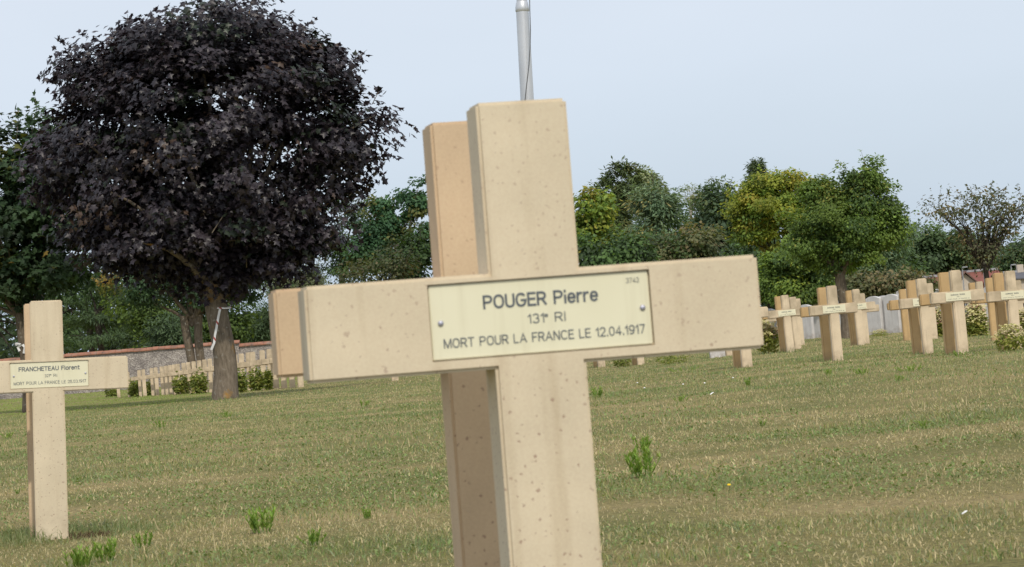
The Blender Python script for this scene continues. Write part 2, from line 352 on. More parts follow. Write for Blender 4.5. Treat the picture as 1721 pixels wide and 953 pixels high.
for v_, t_, c_ in (clover(34000, 7.6, 18, .007), clover(42000, 18, 45, .011), stalks(260, 7.6, 22)):
    Vs.append(v_); Ts.append(t_ + off); Cs.append(c_); off += len(v_)
go = link('grass', np_mesh('grass', np.concatenate(Vs), np.concatenate(Ts), np.concatenate(Cs)), M['blade'])
tag(go, 'short dry mown grass in straw and olive patches covering the cemetery lawn', 'grass', kind='stuff')

# ------------------------------------------------------------------ foliage
MAPLE = np.array([(0, 0), (.34, -.02), (.24, .16), (.58, .42), (.23, .52), (0, 1), (-.23, .52), (-.58, .42), (-.24, .16), (-.34, -.02)])
OVAL = np.array([(0, 0), (.24, .3), (.2, .65), (0, 1), (-.2, .65), (-.24, .3)])
DIAM = np.array([(0, 0), (.3, .5), (0, 1), (-.3, .5)])
NEED = np.array([(0, 0), (.13, .55), (0, 1), (-.13, .55)])
def unit(v): return v / (np.linalg.norm(v, axis=-1, keepdims=True) + 1e-9)
def leaves(P, nrm, axis, size, shape, cols):
    n = len(P); nrm = unit(nrm); axis = unit(axis - nrm * (axis * nrm).sum(1, keepdims=True)); sd = np.cross(axis, nrm)
    if len(shape) == 4:
        V = P[:, None] + size[:, None, None] * (shape[None, :, :1] * sd[:, None] + shape[None, :, 1:] * axis[:, None] - (.12 * np.abs(shape[:, 0]) * 2)[None, :, None] * nrm[:, None])
        o = (np.arange(n) * 4)[:, None]; T = np.concatenate([o + np.array([0, 1, 2]), o + np.array([0, 2, 3])])
        return V.reshape(-1, 3), T, np.repeat(cols, 4, 0)
    k = len(shape); pts = np.concatenate([shape, [[0, 0.42]]]); lift = np.concatenate([-0.10 * np.abs(shape[:, 0]) * 2 - 0.08 * shape[:, 1] ** 2, [0.04]])
    V = P[:, None] + size[:, None, None] * (pts[None, :, :1] * sd[:, None] + pts[None, :, 1:] * axis[:, None] + lift[None, :, None] * nrm[:, None])
    o = (np.arange(n) * (k + 1))[:, None, None]
    j = np.arange(k); T = (o + np.stack([np.full(k, k), j, (j + 1) % k], 1)[None]).reshape(-1, 3)
    return V.reshape(-1, 3), T, np.repeat(cols, k + 1, 0)
def palette(n, pal, rng):
    """pal: list of (weight, colour)"""
    wts = np.array([p[0] for p in pal], float); idx = rng.choice(len(pal), n, p=wts / wts.sum())
    return np.array([p[1] for p in pal])[idx]

def build_tree(name, label, cat, base, top_of_trunk, r0, lobes, pal, leaf='diam', leaf_size=0.25, nclump=60, per=60, clump_r=0.6,
               twigs=0, limbs=14, seed=1, bark_m='bark', leaf_m='leaf', group=None, stems=1, flat=0.6, shell=0.55, inner=0.25, droop=0.4, extra=None):
    """lobes: (centre, (rx, ry, rz)) in world metres. Trunk with limbs reaching into the crown; leaves in clumps."""
    rng = np.random.default_rng(seed)
    base = np.array(base, float); tt = np.array(top_of_trunk, float)
    root = empty(name, base); tag(root, label, cat, group)
    L_ = [(np.array(c, float), np.array(r, float)) for c, r in lobes]
    vol = np.array([r[0] * r[1] * r[2] for c, r in L_]) ** 0.67; li = rng.choice(len(L_), nclump, p=vol / vol.sum())
    dirs = unit(rng.normal(size=(nclump, 3)))
    rad = np.where(rng.random(nclump) < inner, rng.uniform(0.1, shell, nclump), rng.uniform(shell, 1.0, nclump)) * rng.uniform(0.86, 1.05, nclump)
    cc = np.array([L_[k][0] for k in li]) + dirs * np.array([L_[k][1] for k in li]) * rad[:, None]
    # trunk and limbs
    paths = []
    for s in range(stems):
        o = np.array([(s - (stems - 1) / 2) * r0 * 1.5, 0, 0]); n_ = 9; u = np.linspace(0, 1, n_)[:, None]
        P = base + o + (tt - base) * u + np.array([0.25, 0.2, 0]) * r0 * np.sin(u * 5 + s) + o * u * 0.7
        P[0, 2] -= 0.15
        r = r0 * (0.96 + 0.26 * np.exp(-u[:, 0] * 9) - 0.06 * u[:, 0]) / (1 if stems == 1 else 1.15)
        paths.append((P, r))
    order = rng.permutation(nclump)[:limbs]
    for k in order:
        st = base + (tt - base) * rng.uniform(0.86, 1.0); en = cc[k]; u = np.linspace(0, 1, 7)[:, None]
        mid = (st + en) / 2 + np.array([0, 0, 0.15]) * np.linalg.norm(en - st)
        P = st * (1 - u) ** 2 + 2 * mid * u * (1 - u) + en * u ** 2 + rng.normal(0, 0.02, (7, 3)) * np.linalg.norm(en - st) * (u * (1 - u) * 4)
        paths.append((P, r0 * 0.42 * (1 - 0.88 * u[:, 0])))
    # leaves
    sz = clump_r * rng.uniform(0.65, 1.3, nclump)
    ci = np.repeat(np.arange(nclump), per); n = len(ci)
    off = rng.normal(0, 1, (n, 3)); off = unit(off) * rng.random((n, 1)) ** 0.45
    P = cc[ci] + off * sz[ci][:, None] * np.array([1, 1, flat])
    ctr = np.array([L_[k][0] for k in li])[ci]
    outw = unit(P - ctr)
    nr = outw * 0.7 + np.array([0, 0, 0.65]) + rng.normal(0, 0.45, (n, 3))
    ax = outw + np.array([0, 0, -droop]) + rng.normal(0, 0.55, (n, 3))
    clumpc = rng.uniform(0.72, 1.28, nclump)
    cpal = palette(nclump, pal, rng)
    cols = np.where(rng.random((n, 1)) < 0.78, cpal[ci], palette(n, pal, rng)) * clumpc[ci][:, None] * rng.uniform(0.84, 1.16, (n, 1))
    # sprigs that stick out of the outline
    TP, TN, TA, TC = [], [], [], []
    for q in range(twigs):
        k = rng.integers(len(L_)); d = unit(rng.normal(size=3) + np.array([0, 0, 0.35])); c, r = L_[k]
        st = c + d * r * 0.9; ln = leaf_size * rng.uniform(1.5, 3.4); dd = unit(d + rng.normal(0, 0.3, 3) + np.array([0, 0, 0.25])); en = st + dd * ln
        u = np.linspace(0, 1, 4)[:, None]; paths.append((st - dd * ln * 0.6 + (en - st + dd * ln * 0.6) * u, np.array([0.014, 0.012, 0.009, 0.004]) * (leaf_size / 0.2)))
        m_ = 9; u = rng.random((m_, 1)) ** 0.8
        TP.append(st + (en - st) * u + rng.normal(0, leaf_size * 0.3, (m_, 3))); TN.append(rng.normal(0, 0.6, (m_, 3)) + np.array([0, -0.3, 0.7])); TA.append(dd + rng.normal(0, 0.8, (m_, 3))); TC.append(palette(m_, pal, rng) * rng.uniform(0.8, 1.2, (m_, 1)))
    if twigs:
        P = np.concatenate([P] + TP); nr = np.concatenate([nr] + TN); ax = np.concatenate([ax] + TA); cols = np.concatenate([cols] + TC)
    size = leaf_size * rng.uniform(0.6, 1.25, len(P))
    V, T, cl = leaves(P, nr, ax, size, dict(maple=MAPLE, oval=OVAL, diam=DIAM, needle=NEED)[leaf], cols)
    Vt, Qt = tube_np(paths, 9 if r0 > 0.15 else 6)
    link('trunk', np_mesh('trunk', Vt - base, Qt), M[bark_m], root, True)
    co = link('crown', np_mesh('crown', V - base, T, cl), M[leaf_m], root); co['kind'] = 'stuff'
    return root

def lobes_px(d, *el, depth=1.0):
    """ellipses in the photograph (cx, cy, rx, ry) as ellipsoids at distance d"""
    o = []
    for (cx, cy, rx, ry, *dy) in el:
        c = at(cx, cy, d); o.append(((c.x, c.y + (dy[0] if dy else 0), c.z), (rx / ppm(d), rx / ppm(d) * depth, ry / ppm(d))))
    return o
def foot(px, py, d):
    p = at(px, py, d); return Vector((p.x, p.y, float(ground(p.x, p.y))))
def px_tree(name, label, cat, tx, ty, d, els, pal, r0_px, top_py, depth=0.8, dense=1.0, lum=2.45, **kw):
    pal = [(a_, tuple(min(.4, v * lum) for v in c_)) for a_, c_ in pal]
    kw['per'] = int(kw.get('per', 60) * 2.4 * dense); kw['leaf_size'] = kw.get('leaf_size', .25) * .74
    if kw.get('leaf') == 'oval' and d > 80: kw['leaf'] = 'diam'; kw['per'] = int(kw['per'] * 2); kw['leaf_size'] *= .72
    c = at(tx, top_py, d); b = Vector((c.x, d, float(ground(c.x, d))))
    return build_tree(name, label, cat, b, c, r0_px / ppm(d), lobes_px(d, *els, depth=depth), pal, **kw)

PURPLE = [(5, (.029, .0225, .028)), (3, (.043, .034, .041)), (3, (.018, .014, .018)), (1, (.022, .032, .018)), (.25, (.085, .055, .04))]
MGREEN = [(4, (.030, .056, .026)), (3, (.045, .078, .035)), (2, (.02, .034, .018)), (.5, (.10, .105, .03)), (.15, (.16, .11, .03))]
DARKG = [(4, (0.0333, 0.056, 0.0209)), (3, (0.0454, 0.077, 0.0248)), (2, (0.0212, 0.0336, 0.0152))]
MIDG = [(4, (.052, .080, .019)), (3, (.078, .112, .024)), (2, (.03, .05, .016))]
YELG = [(4, (.115, .130, .02)), (3, (.085, .120, .022)), (2, (.15, .135, .025)), (1, (.05, .08, .02))]
PINE = [(4, (0.0393, 0.056, 0.0219)), (3, (0.0544, 0.0728, 0.0286)), (1, (0.0756, 0.077, 0.0286))]
SOFTP = [(4, (0.056, 0.0868, 0.0476)), (3, (0.077, 0.105, 0.056)), (2, (0.042, 0.063, 0.0392)), (1, (0.14, 0.126, 0.049))]
BROWN = [(4, (.062, .064, .030)), (3, (.045, .055, .026)), (2, (.085, .07, .036)), (2, (.04, .06, .022))]
PALE = [(4, (.12, .14, .075)), (3, (.09, .11, .055)), (1, (.15, .16, .10))]
BLUEG = [(4, (0.0408, 0.0644, 0.0286)), (3, (0.0575, 0.0868, 0.0362)), (2, (0.0302, 0.0476, 0.0228))]
TB = on_ground(377, 671); TD = TB.y
# purple maple
px = lambda *e: lobes_px(TD, *e, depth=0.85)
build_tree('purple_maple', 'large dark purple maple with a round crown and lichened trunk left of the big cross', 'tree', TB, at(364, 478, TD), 20.5 / ppm(TD),
           px((345, 240, 280, 222), (130, 250, 98, 110), (572, 232, 94, 104), (345, 70, 190, 80), (205, 125, 110, 85), (490, 115, 108, 82), (290, 385, 200, 75), (520, 350, 70, 75), (455, 395, 110, 70), (385, 448, 105, 42), (290, 425, 120, 45), (470, 425, 75, 45), (180, 395, 80, 55)), PURPLE, 'maple', 0.172, nclump=640, per=92,
           clump_r=0.72, twigs=120, limbs=26, seed=11, bark_m='bark_lichen', leaf_m='purple_leaf', flat=0.55, shell=0.6, inner=0.3)
px_tree('green_maple', 'dark green maple at the left edge behind the purple maple', 'tree', 36, 690, 74, ((35, 350, 130, 150), (-60, 330, 130, 150), (90, 260, 70, 75), (110, 410, 75, 75), (20, 470, 110, 45)),
        MGREEN, 9.5, 520, leaf='maple', leaf_size=0.26, nclump=150, per=38, clump_r=0.7, twigs=40, limbs=20, seed=12, lum=1.4)
px_tree('forked_maple', 'small green tree with a forked grey trunk rising behind the receding crosses', 'tree', 323, 640, 97, ((330, 480, 95, 55), (235, 470, 75, 45), (410, 460, 85, 50), (300, 440, 90, 40)),
        MGREEN, 9.0, 530, leaf='oval', leaf_size=0.24, nclump=80, per=60, clump_r=0.55, twigs=16, limbs=14, seed=13, stems=2, inner=0.3, lum=1.7)
# beyond the wall, left
G1 = 'trees beyond the stone wall'
for (nm, lb, x, d, els, pal, r0, ty, kw) in (
    ('spruce_tree', 'dark green spruce beyond the wall at the far left edge', -20, 150, ((-10, 500, 90, 110), (60, 560, 70, 70)), DARKG, 6, 520, dict(leaf='needle', leaf_size=.5, flat=.3)),
    ('ash_tree', 'broad dark green ash filling the view left of the forked trunk', 150, 175, ((170, 490, 110, 75), (70, 470, 90, 80), (250, 480, 80, 60), (200, 555, 120, 50)), DARKG, 6, 520, dict(leaf='diam', leaf_size=.42, nclump=85, clump_r=1.1)),
    ('ash_tree', 'broad green ash directly behind the purple crown and lichened trunk', 360, 180, ((330, 520, 90, 65), (400, 505, 38, 50), (280, 545, 70, 50), (330, 450, 100, 60)), DARKG, 6, 540, dict(leaf='diam', leaf_size=.42, nclump=75, clump_r=1.1)),
    ('pine_tree', 'bluish green pine beyond the wall right of the left cross', 165, 140, ((170, 540, 80, 55), (150, 475, 60, 50), (210, 500, 55, 55)), BLUEG, 6, 520, dict(leaf='needle', leaf_size=.5, flat=.3)),
    ('bushy_tree', 'mid green bushy tree beyond the wall between left cross and forked trunk', 262, 130, ((262, 560, 65, 45), (230, 520, 50, 35)), MIDG, 6, 540, dict(leaf='diam', leaf_size=.35)),
    ('juniper_tree', 'low dark juniper beyond the wall beside the forked trunk', 285, 122, ((288, 565, 42, 38),), BLUEG, 4, 560, dict(leaf='needle', leaf_size=.4)),
    ('spruce_tree', 'dark spruce filling the gap behind the left cross', 90, 165, ((90, 540, 80, 70), (60, 480, 60, 60)), DARKG, 6, 520, dict(leaf='needle', leaf_size=.55, flat=.3)),
    ('bushy_tree', 'light green bushy tree directly behind the lichened purple maple trunk', 385, 125, ((350, 560, 40, 35), (395, 545, 30, 38)), MIDG, 4, 560, dict(leaf='diam', leaf_size=.33)),
    ('cedar_tree', 'bluish dark cedar beyond the wall right of the lichened trunk', 440, 150, ((445, 555, 38, 40), (425, 565, 35, 30), (470, 525, 30, 40)), BLUEG, 4, 545, dict(leaf='needle', leaf_size=.4)),
    ('willow_tree', 'pale grey green feathery tree under the right edge of the purple crown', 495, 170, ((490, 490, 48, 32), (520, 470, 25, 25)), PALE, 4, 520, dict(leaf='oval', leaf_size=.4)),
    ('spruce_tree', 'tall dark green spruce between the purple crown and the spreading tree', 575, 160, ((572, 410, 48, 75), (600, 450, 45, 45), (585, 350, 28, 40)), DARKG, 6, 450, dict(leaf='needle', leaf_size=.5, flat=.35)),
    ('bushy_tree', 'brownish autumn bush just above the left arm of the big cross', 625, 120, ((620, 470, 55, 35), (665, 450, 38, 28)), BROWN, 4, 500, dict(leaf='diam', leaf_size=.3, inner=.1, per=26)),
    ('bushy_tree', 'dark green bushy tree hidden low behind the left arm of the big cross', 700, 140, ((690, 440, 45, 45),), DARKG, 4, 470, dict(leaf='diam', leaf_size=.4)),
    ):
    d += 36; kw = dict(nclump=42, per=60, clump_r=1.05, twigs=5, limbs=8, seed=int(abs(x) + d)) | kw
    px_tree(nm, lb, 'tree', x, 0, d, els, pal, r0, ty, group=G1, lum=1.6, bark_m='bark_dark', leaf_m='needle' if kw['leaf'] == 'needle' else 'leaf', **kw)
px_tree('spreading_tree', 'tall spreading tree with layered foliage and pale bare limbs left of the big cross top', 'tree', 668, 0, 182,
        ((648, 362, 42, 20), (684, 322, 32, 16), (622, 385, 34, 20), (704, 345, 36, 24), (705, 400, 42, 32), (618, 425, 45, 30), (668, 310, 18, 10), (655, 395, 26, 20), (715, 318, 22, 22), (640, 338, 22, 10)), [(4, (.026, .055, .028)), (3, (.036, .072, .032)), (1, (.07, .075, .025))], 5, 420,
        leaf='diam', leaf_size=.42, nclump=95, per=50, clump_r=.78, limbs=30, seed=31, bark_m='bark_pale', group=G1, flat=.5)
# right hand wood
G2 = 'trees of the wood on the right'
for (nm, lb, x, d, els, pal, r0, ty, kw) in (
    ('lime_tree', 'yellow green lime tree close against the right side of the big cross stem', 985, 130, ((985, 380, 42, 45), (975, 420, 35, 40), (1000, 345, 25, 28), (1015, 405, 28, 30)), YELG, 4, 440, dict(leaf='diam', leaf_size=.34)),
    ('beech_tree', 'wide green beech mass in the middle of the right wood behind the shrubs', 1130, 185, ((1120, 375, 70, 55), (1060, 400, 60, 55), (1190, 380, 60, 55), (1130, 430, 110, 50), (1230, 370, 50, 55)), DARKG[:2] + [(3, (.06, .09, .04))], 5, 430, dict(leaf='diam', leaf_size=.42, nclump=110, clump_r=1.1)),
    ('beech_tree', 'green beech behind the yellow maple and the upright maple', 1350, 190, ((1340, 400, 90, 60), (1430, 410, 80, 60), (1290, 430, 80, 60), (1480, 440, 70, 40)), DARKG, 5, 430, dict(leaf='diam', leaf_size=.42, nclump=100, clump_r=1.1)),
    ('pine_tree', 'tall dark pine with a jagged crown and visible trunk right of the big cross', 1042, 165, ((1034, 288, 8, 16), (1049, 286, 8, 15), (1062, 294, 8, 14), (1071, 312, 8, 14), (1021, 303, 8, 14), (1011, 322, 8, 13), (1042, 318, 22, 14), (1030, 340, 26, 14), (1058, 335, 22, 14), (1040, 362, 36, 16), (1035, 392, 42, 20)), PINE, 3.5, 330, dict(leaf='needle', leaf_size=.5, flat=1.0, twigs=3, clump_r=.42, nclump=90, per=38, limbs=24)),
    ('birch_tree', 'pale feathery birch top beside the tall dark pine', 1092, 180, ((1090, 318, 22, 28), (1082, 300, 9, 16)), PALE, 3, 340, dict(leaf='diam', leaf_size=.3, clump_r=.6)),
    ('young_pine', 'soft olive pine with yellowish top in front of the pale birch', 1105, 140, ((1095, 345, 35, 30), (1110, 380, 45, 35), (1090, 415, 55, 35)), SOFTP, 4, 380, dict(leaf='needle', leaf_size=.45)),
    ('bare_birch', 'nearly leafless pale birch sticking out above the wood', 1160, 190, ((1158, 325, 16, 22),), PALE, 2.2, 345, dict(leaf='diam', leaf_size=.2, nclump=26, per=5, limbs=22, clump_r=.5, bark_m='bark_pale', inner=0)),
    ('spruce_tree', 'dark spruce with a double pointed top in the middle of the right wood', 1195, 175, ((1190, 302, 7, 16), (1208, 314, 6, 12), (1190, 325, 14, 12), (1207, 335, 14, 12), (1180, 340, 14, 12), (1195, 360, 34, 24), (1190, 392, 42, 34)), PINE, 4, 350, dict(leaf='needle', leaf_size=.5)),
    ('oak_tree', 'dense dark oak mass in front of the double pointed spruce', 1215, 135, ((1215, 360, 48, 45), (1190, 400, 45, 40), (1235, 420, 40, 45), (1160, 395, 35, 35)), [(3, (.035, .055, .028)), (3, (.025, .04, .022)), (1, (.055, .07, .03))], 5, 420, dict(leaf='diam', leaf_size=.35)),
    ('cypress_tree', 'small dark spire of a conifer peeking over the yellow green crown', 1274, 190, ((1273, 281, 6, 12), (1274, 294, 10, 12), (1285, 303, 9, 12), (1263, 308, 7, 9)), PINE, 3, 320, dict(leaf='needle', leaf_size=.45, nclump=26, clump_r=.5)),
    ('maple_tree', 'yellow green broad maple left of the upright green maple', 1305, 105, ((1312, 338, 82, 48), (1268, 355, 44, 48), (1352, 345, 48, 52), (1295, 308, 52, 20), (1262, 385, 32, 26), (1310, 390, 50, 40)), YELG, 4, 420, dict(leaf='oval', leaf_size=.27, nclump=110, clump_r=.6, twigs=26)),
    ('hazel_bush', 'brown tinged shrub above the right arm of the big cross', 1130, 112, ((1130, 430, 70, 35), (1170, 415, 40, 40), (1090, 440, 45, 25)), BROWN, 3, 450, dict(leaf='diam', leaf_size=.28, twigs=10)),
    ('laurel_bush', 'low dark evergreen bush beside the stem above the right arm', 1030, 108, ((1030, 440, 65, 30), (1000, 430, 40, 35), (1060, 420, 40, 30)), DARKG, 3, 450, dict(leaf='diam', leaf_size=.28)),
    ('elder_tree', 'bright green low branches under the yellow green maple', 1325, 98, ((1330, 440, 55, 45), (1300, 475, 45, 35), (1370, 460, 35, 40), (1345, 490, 60, 20)), MIDG + [(2, (.1, .12, .02))], 5, 470, dict(leaf='oval', leaf_size=.26, nclump=60, clump_r=.55)),
    ('yew_tree', 'blackish green yew in shade behind the low bright branches', 1290, 120, ((1275, 440, 55, 60), (1340, 480, 80, 40), (1250, 480, 45, 30)), DARKG, 5, 470, dict(leaf='diam', leaf_size=.35)),
    ('olive_pine', 'olive brown pine tucked behind the right side of the upright maple', 1485, 135, ((1485, 420, 38, 40), (1505, 400, 25, 25), (1470, 460, 45, 30)), SOFTP, 4, 440, dict(leaf='needle', leaf_size=.4)),
    ('hawthorn_hedge', 'brownish hedge bush behind the white headstones', 1490, 112, ((1490, 480, 55, 22), (1535, 478, 35, 18), (1445, 485, 35, 22)), BROWN, 3, 490, dict(leaf='diam', leaf_size=.25)),
    ('chestnut_tree', 'distant rounded blue green tree left of the sparse brown tree', 1570, 240, ((1565, 410, 45, 36), (1600, 405, 35, 30), (1560, 445, 60, 30), (1620, 435, 45, 40)), BLUEG, 5, 440, dict(leaf='diam', leaf_size=.55, nclump=80, clump_r=1.2)),
    ('poplar_tree', 'far blue green trees at the right edge above the roofs', 1705, 260, ((1700, 445, 28, 28), (1725, 425, 22, 32), (1680, 455, 25, 14)), BLUEG, 4, 450, dict(leaf='diam', leaf_size=.5, clump_r=1.0)),
    ):
    kw = dict(nclump=46, per=60, clump_r=0.8, twigs=6, limbs=8, seed=int(abs(x) + d), bark_m='bark_dark') | kw
    if kw['leaf'] == 'needle': kw['twigs'] = min(kw['twigs'], 3)
    px_tree(nm, lb, 'tree', x, 0, d, els, pal, r0, ty, group=G2, leaf_m='needle' if kw['leaf'] == 'needle' else 'leaf', **kw)
px_tree('upright_maple', 'vigorous green maple with upswept spiky branches behind the white headstones', 'tree', 1413, 0, 84,
        ((1415, 375, 78, 62), (1400, 335, 52, 45), (1450, 325, 45, 45), (1350, 400, 45, 45), (1480, 375, 38, 50), (1420, 425, 65, 40), (1459, 292, 15, 30), (1388, 300, 15, 26), (1495, 322, 13, 28), (1512, 370, 12, 22), (1425, 300, 14, 26), (1372, 330, 14, 24), (1478, 345, 20, 45)), MIDG + [(2, (.085, .13, .03)), (.6, (.13, .13, .03))], 10, 455,
        leaf='oval', leaf_size=.21, nclump=150, per=62, clump_r=.5, twigs=90, limbs=26, seed=41, inner=.35)
px_tree('sparse_tree', 'thin brownish tree with airy half bare crown at the right edge', 'tree', 1657, 0, 72,
        ((1650, 385, 62, 48), (1590, 350, 40, 26), (1690, 360, 45, 45), (1655, 335, 30, 22), (1655, 425, 55, 30), (1730, 340, 30, 25)), [(4, (.048, .052, .028)), (3, (.04, .048, .022)), (2, (.066, .056, .036)), (.6, (.09, .07, .03))], 5, 445,
        leaf='oval', leaf_size=.13, nclump=150, per=10, clump_r=.46, lum=2.5, twigs=50, limbs=60, seed=42, inner=.3, bark_m='bark_dark')
# far wood closing the horizon: one mass nobody could count
rng = np.random.default_rng(5)
n = 26000; xx = rng.uniform(-75, 85, n); yy = 330 + rng.uniform(-18, 18, n)
hh = 6.5 + 5.0 * fbm(xx * 0.06 + 40, yy * 0.02, 4) + 2.5 * vnoise(xx * 0.35, yy * 0.1, 6)
zz = -2.4 + hh * rng.random(n) ** 0.6
P = np.stack([xx, yy, zz], 1)
V, T, cl = leaves(P, rng.normal(0, .5, (n, 3)) + np.array([0, -.4, .6]), rng.normal(0, 1, (n, 3)), rng.uniform(.7, 1.4, n), DIAM, palette(n, BLUEG, rng) * rng.uniform(.8, 1.3, (n, 1)))
tag(link('distant_wood', np_mesh('distant_wood', V, T, cl), M['leaf']), 'far blue green wood closing the horizon behind all nearer trees', 'wood', kind='stuff')

# ------------------------------------------------------------------ stone wall
m, t, b = mat('flint_rubble', 0.95, 0.15); lk = t.links.new; c = coords(t, False)
v = N(t, 'ShaderNodeTexVoronoi', Scale=17.0); lk(c, v.inputs['Vector'])
sp = N(t, 'ShaderNodeSeparateColor'); lk(v.outputs['Color'], sp.inputs['Color'])
col = ramp(t, sp.outputs['Red'], [(0.1, (.22, .20, .19)), (0.6, (.31, .285, .265)), (0.95, (.40, .375, .345))])
n = N(t, 'ShaderNodeTexNoise', Scale=2.0, Detail=5.0); lk(c, n.inputs['Vector'])
col = mixc(t, 0.45, col, ramp(t, n.outputs['Fac'], [(0.3, (.3, .28, .28)), (.7, (.8, .76, .72))]), 'OVERLAY')
lk(col, b.inputs['Base Color']); bump(t, b, v.outputs['Distance'], 0.7, 0.05); M['rubble'] = m
m, t, b = mat('terracotta_coping', 0.85, 0.2); lk = t.links.new
n = N(t, 'ShaderNodeTexNoise', Scale=2.2, Detail=4.0); lk(coords(t), n.inputs['Vector'])
lk(ramp(t, n.outputs['Fac'], [(0.3, (.17, .11, .085)), (0.55, (.33, .15, .095)), (.75, (.26, .19, .15))]), b.inputs['Base Color']); M['coping'] = m
WY = 150.0
def wall(label, x0, x1, px_at, py_at):
    a = at(x0, 600, WY); e = at(x1, 600, WY); zt = at(px_at, py_at, WY).z
    cxw = (a.x + e.x) / 2; root = empty('stone_wall', (cxw, WY, float(ground(cxw, WY)))); tag(root, label, 'wall', 'stone boundary walls')
    z0 = root.location.z; h = zt - z0; hl = (e.x - a.x) / 2
    bm = bmesh.new(); bm_box(bm, (-hl, -.2, -.3), (hl, .2, h - .10), 0.02); link('masonry', bm_mesh('masonry', bm), M['rubble'], root)
    bm = bmesh.new(); rs = random.Random(3); x = -hl - .03
    while x < hl:                                                  # overlapping ridge tiles, too small here to pick apart
        wd = .34; j = rs.uniform(-.012, .012)
        for k, (y0, y1, za, zb) in enumerate(((-.30, -.0015, h - .10, h + .03), (.0015, .30, h - .10, h + .03))):
            q = [(x, -.30 if k == 0 else .30, za + j), (x + wd - .01, -.30 if k == 0 else .30, za + j), (x + wd - .01, 0, zb + j), (x, 0, zb + j)]
            up = [bm.verts.new(p) for p in q]; lo = [bm.verts.new((p[0], p[1], p[2] - .05)) for p in q]
            bm.faces.new(up if k == 0 else up[::-1]); bm.faces.new(lo[::-1] if k == 0 else lo)
            for s in range(4):
                f = (up[s], lo[s], lo[(s + 1) % 4], up[(s + 1) % 4]); bm.faces.new(f if k == 0 else f[::-1])
        x += wd
    o = link('coping', bm_mesh('coping', bm), M['coping'], root); o['kind'] = 'stuff'
wall('long grey rubble wall with red tile coping behind the receding crosses', -160, 404, 315, 579.5)
wall('lower wall section with red tile coping right of the lichened trunk', 404.6, 720, 455, 574.0)

# ------------------------------------------------------------------ crosses
YAW = R(11.5)
def cross_mesh(H=1.07, wst=0.1435, bar=0.716, bz0=-0.411, bz1=-0.264, t=0.09, recess=None, bevel=0.006, sink=0.1):
    """front face at y=0 looking to -y, stem bottom at z=0 (sunk a little)"""
    xs = [-bar / 2, -wst / 2, wst / 2, bar / 2]; zs = [-sink, H + bz0, H + bz1, H]
    if recess:
        pw, ph, pz, dep, pxo = recess
        xs = sorted(xs + [pxo - pw / 2, pxo + pw / 2]); zs = sorted(zs + [pz - ph / 2, pz + ph / 2])
    bm = bmesh.new(); cell = {}
    nx, nz = len(xs) - 1, len(zs) - 1
    for i in range(nx):
        for j in range(nz):
            mx_, mz = (xs[i] + xs[i + 1]) / 2, (zs[j] + zs[j + 1]) / 2
            if abs(mx_) < wst / 2 or (H + bz0 < mz < H + bz1):
                cell[i, j] = dep if recess and abs(mx_ - pxo) < pw / 2 and abs(mz - pz) < ph / 2 else 0.0
    vc = {}
    def vt(i, j, y):
        k = (i, j, y)
        if k not in vc: vc[k] = bm.verts.new((xs[i], y, zs[j]))
        return vc[k]
    for (i, j), dy in cell.items():
        bm.faces.new([vt(i, j, dy), vt(i + 1, j, dy), vt(i + 1, j + 1, dy), vt(i, j + 1, dy)])
        bm.faces.new([vt(i, j + 1, t), vt(i + 1, j + 1, t), vt(i + 1, j, t), vt(i, j, t)])
        for (di, dj, a, e) in ((-1, 0, (i, j + 1), (i, j)), (1, 0, (i + 1, j), (i + 1, j + 1)), (0, -1, (i, j), (i + 1, j)), (0, 1, (i + 1, j + 1), (i, j + 1))):
            nb = cell.get((i + di, j + dj)); far = t if nb is None else nb
            if far > dy: bm.faces.new([vt(*e, dy), vt(*a, dy), vt(*a, far), vt(*e, far)])
    bmesh.ops.recalc_face_normals(bm, faces=bm.faces[:])
    bmesh.ops.dissolve_limit(bm, angle_limit=0.01, verts=bm.verts[:], edges=bm.edges[:])
    bm.normal_update()
    inset = lambda v: recess and abs(v.co.x - pxo) < pw / 2 + .001 and abs(v.co.z - pz) < ph / 2 + .001 and v.co.y < t - .001
    es = [e for e in bm.edges if len(e.link_faces) == 2 and e.is_convex and e.calc_face_angle() > 1.0 and not (inset(e.verts[0]) and inset(e.verts[1]))]
    if bevel: bmesh.ops.bevel(bm, geom=es, offset=bevel, segments=2, affect='EDGES', clamp_overlap=True)
    return bm_mesh('cross', bm)

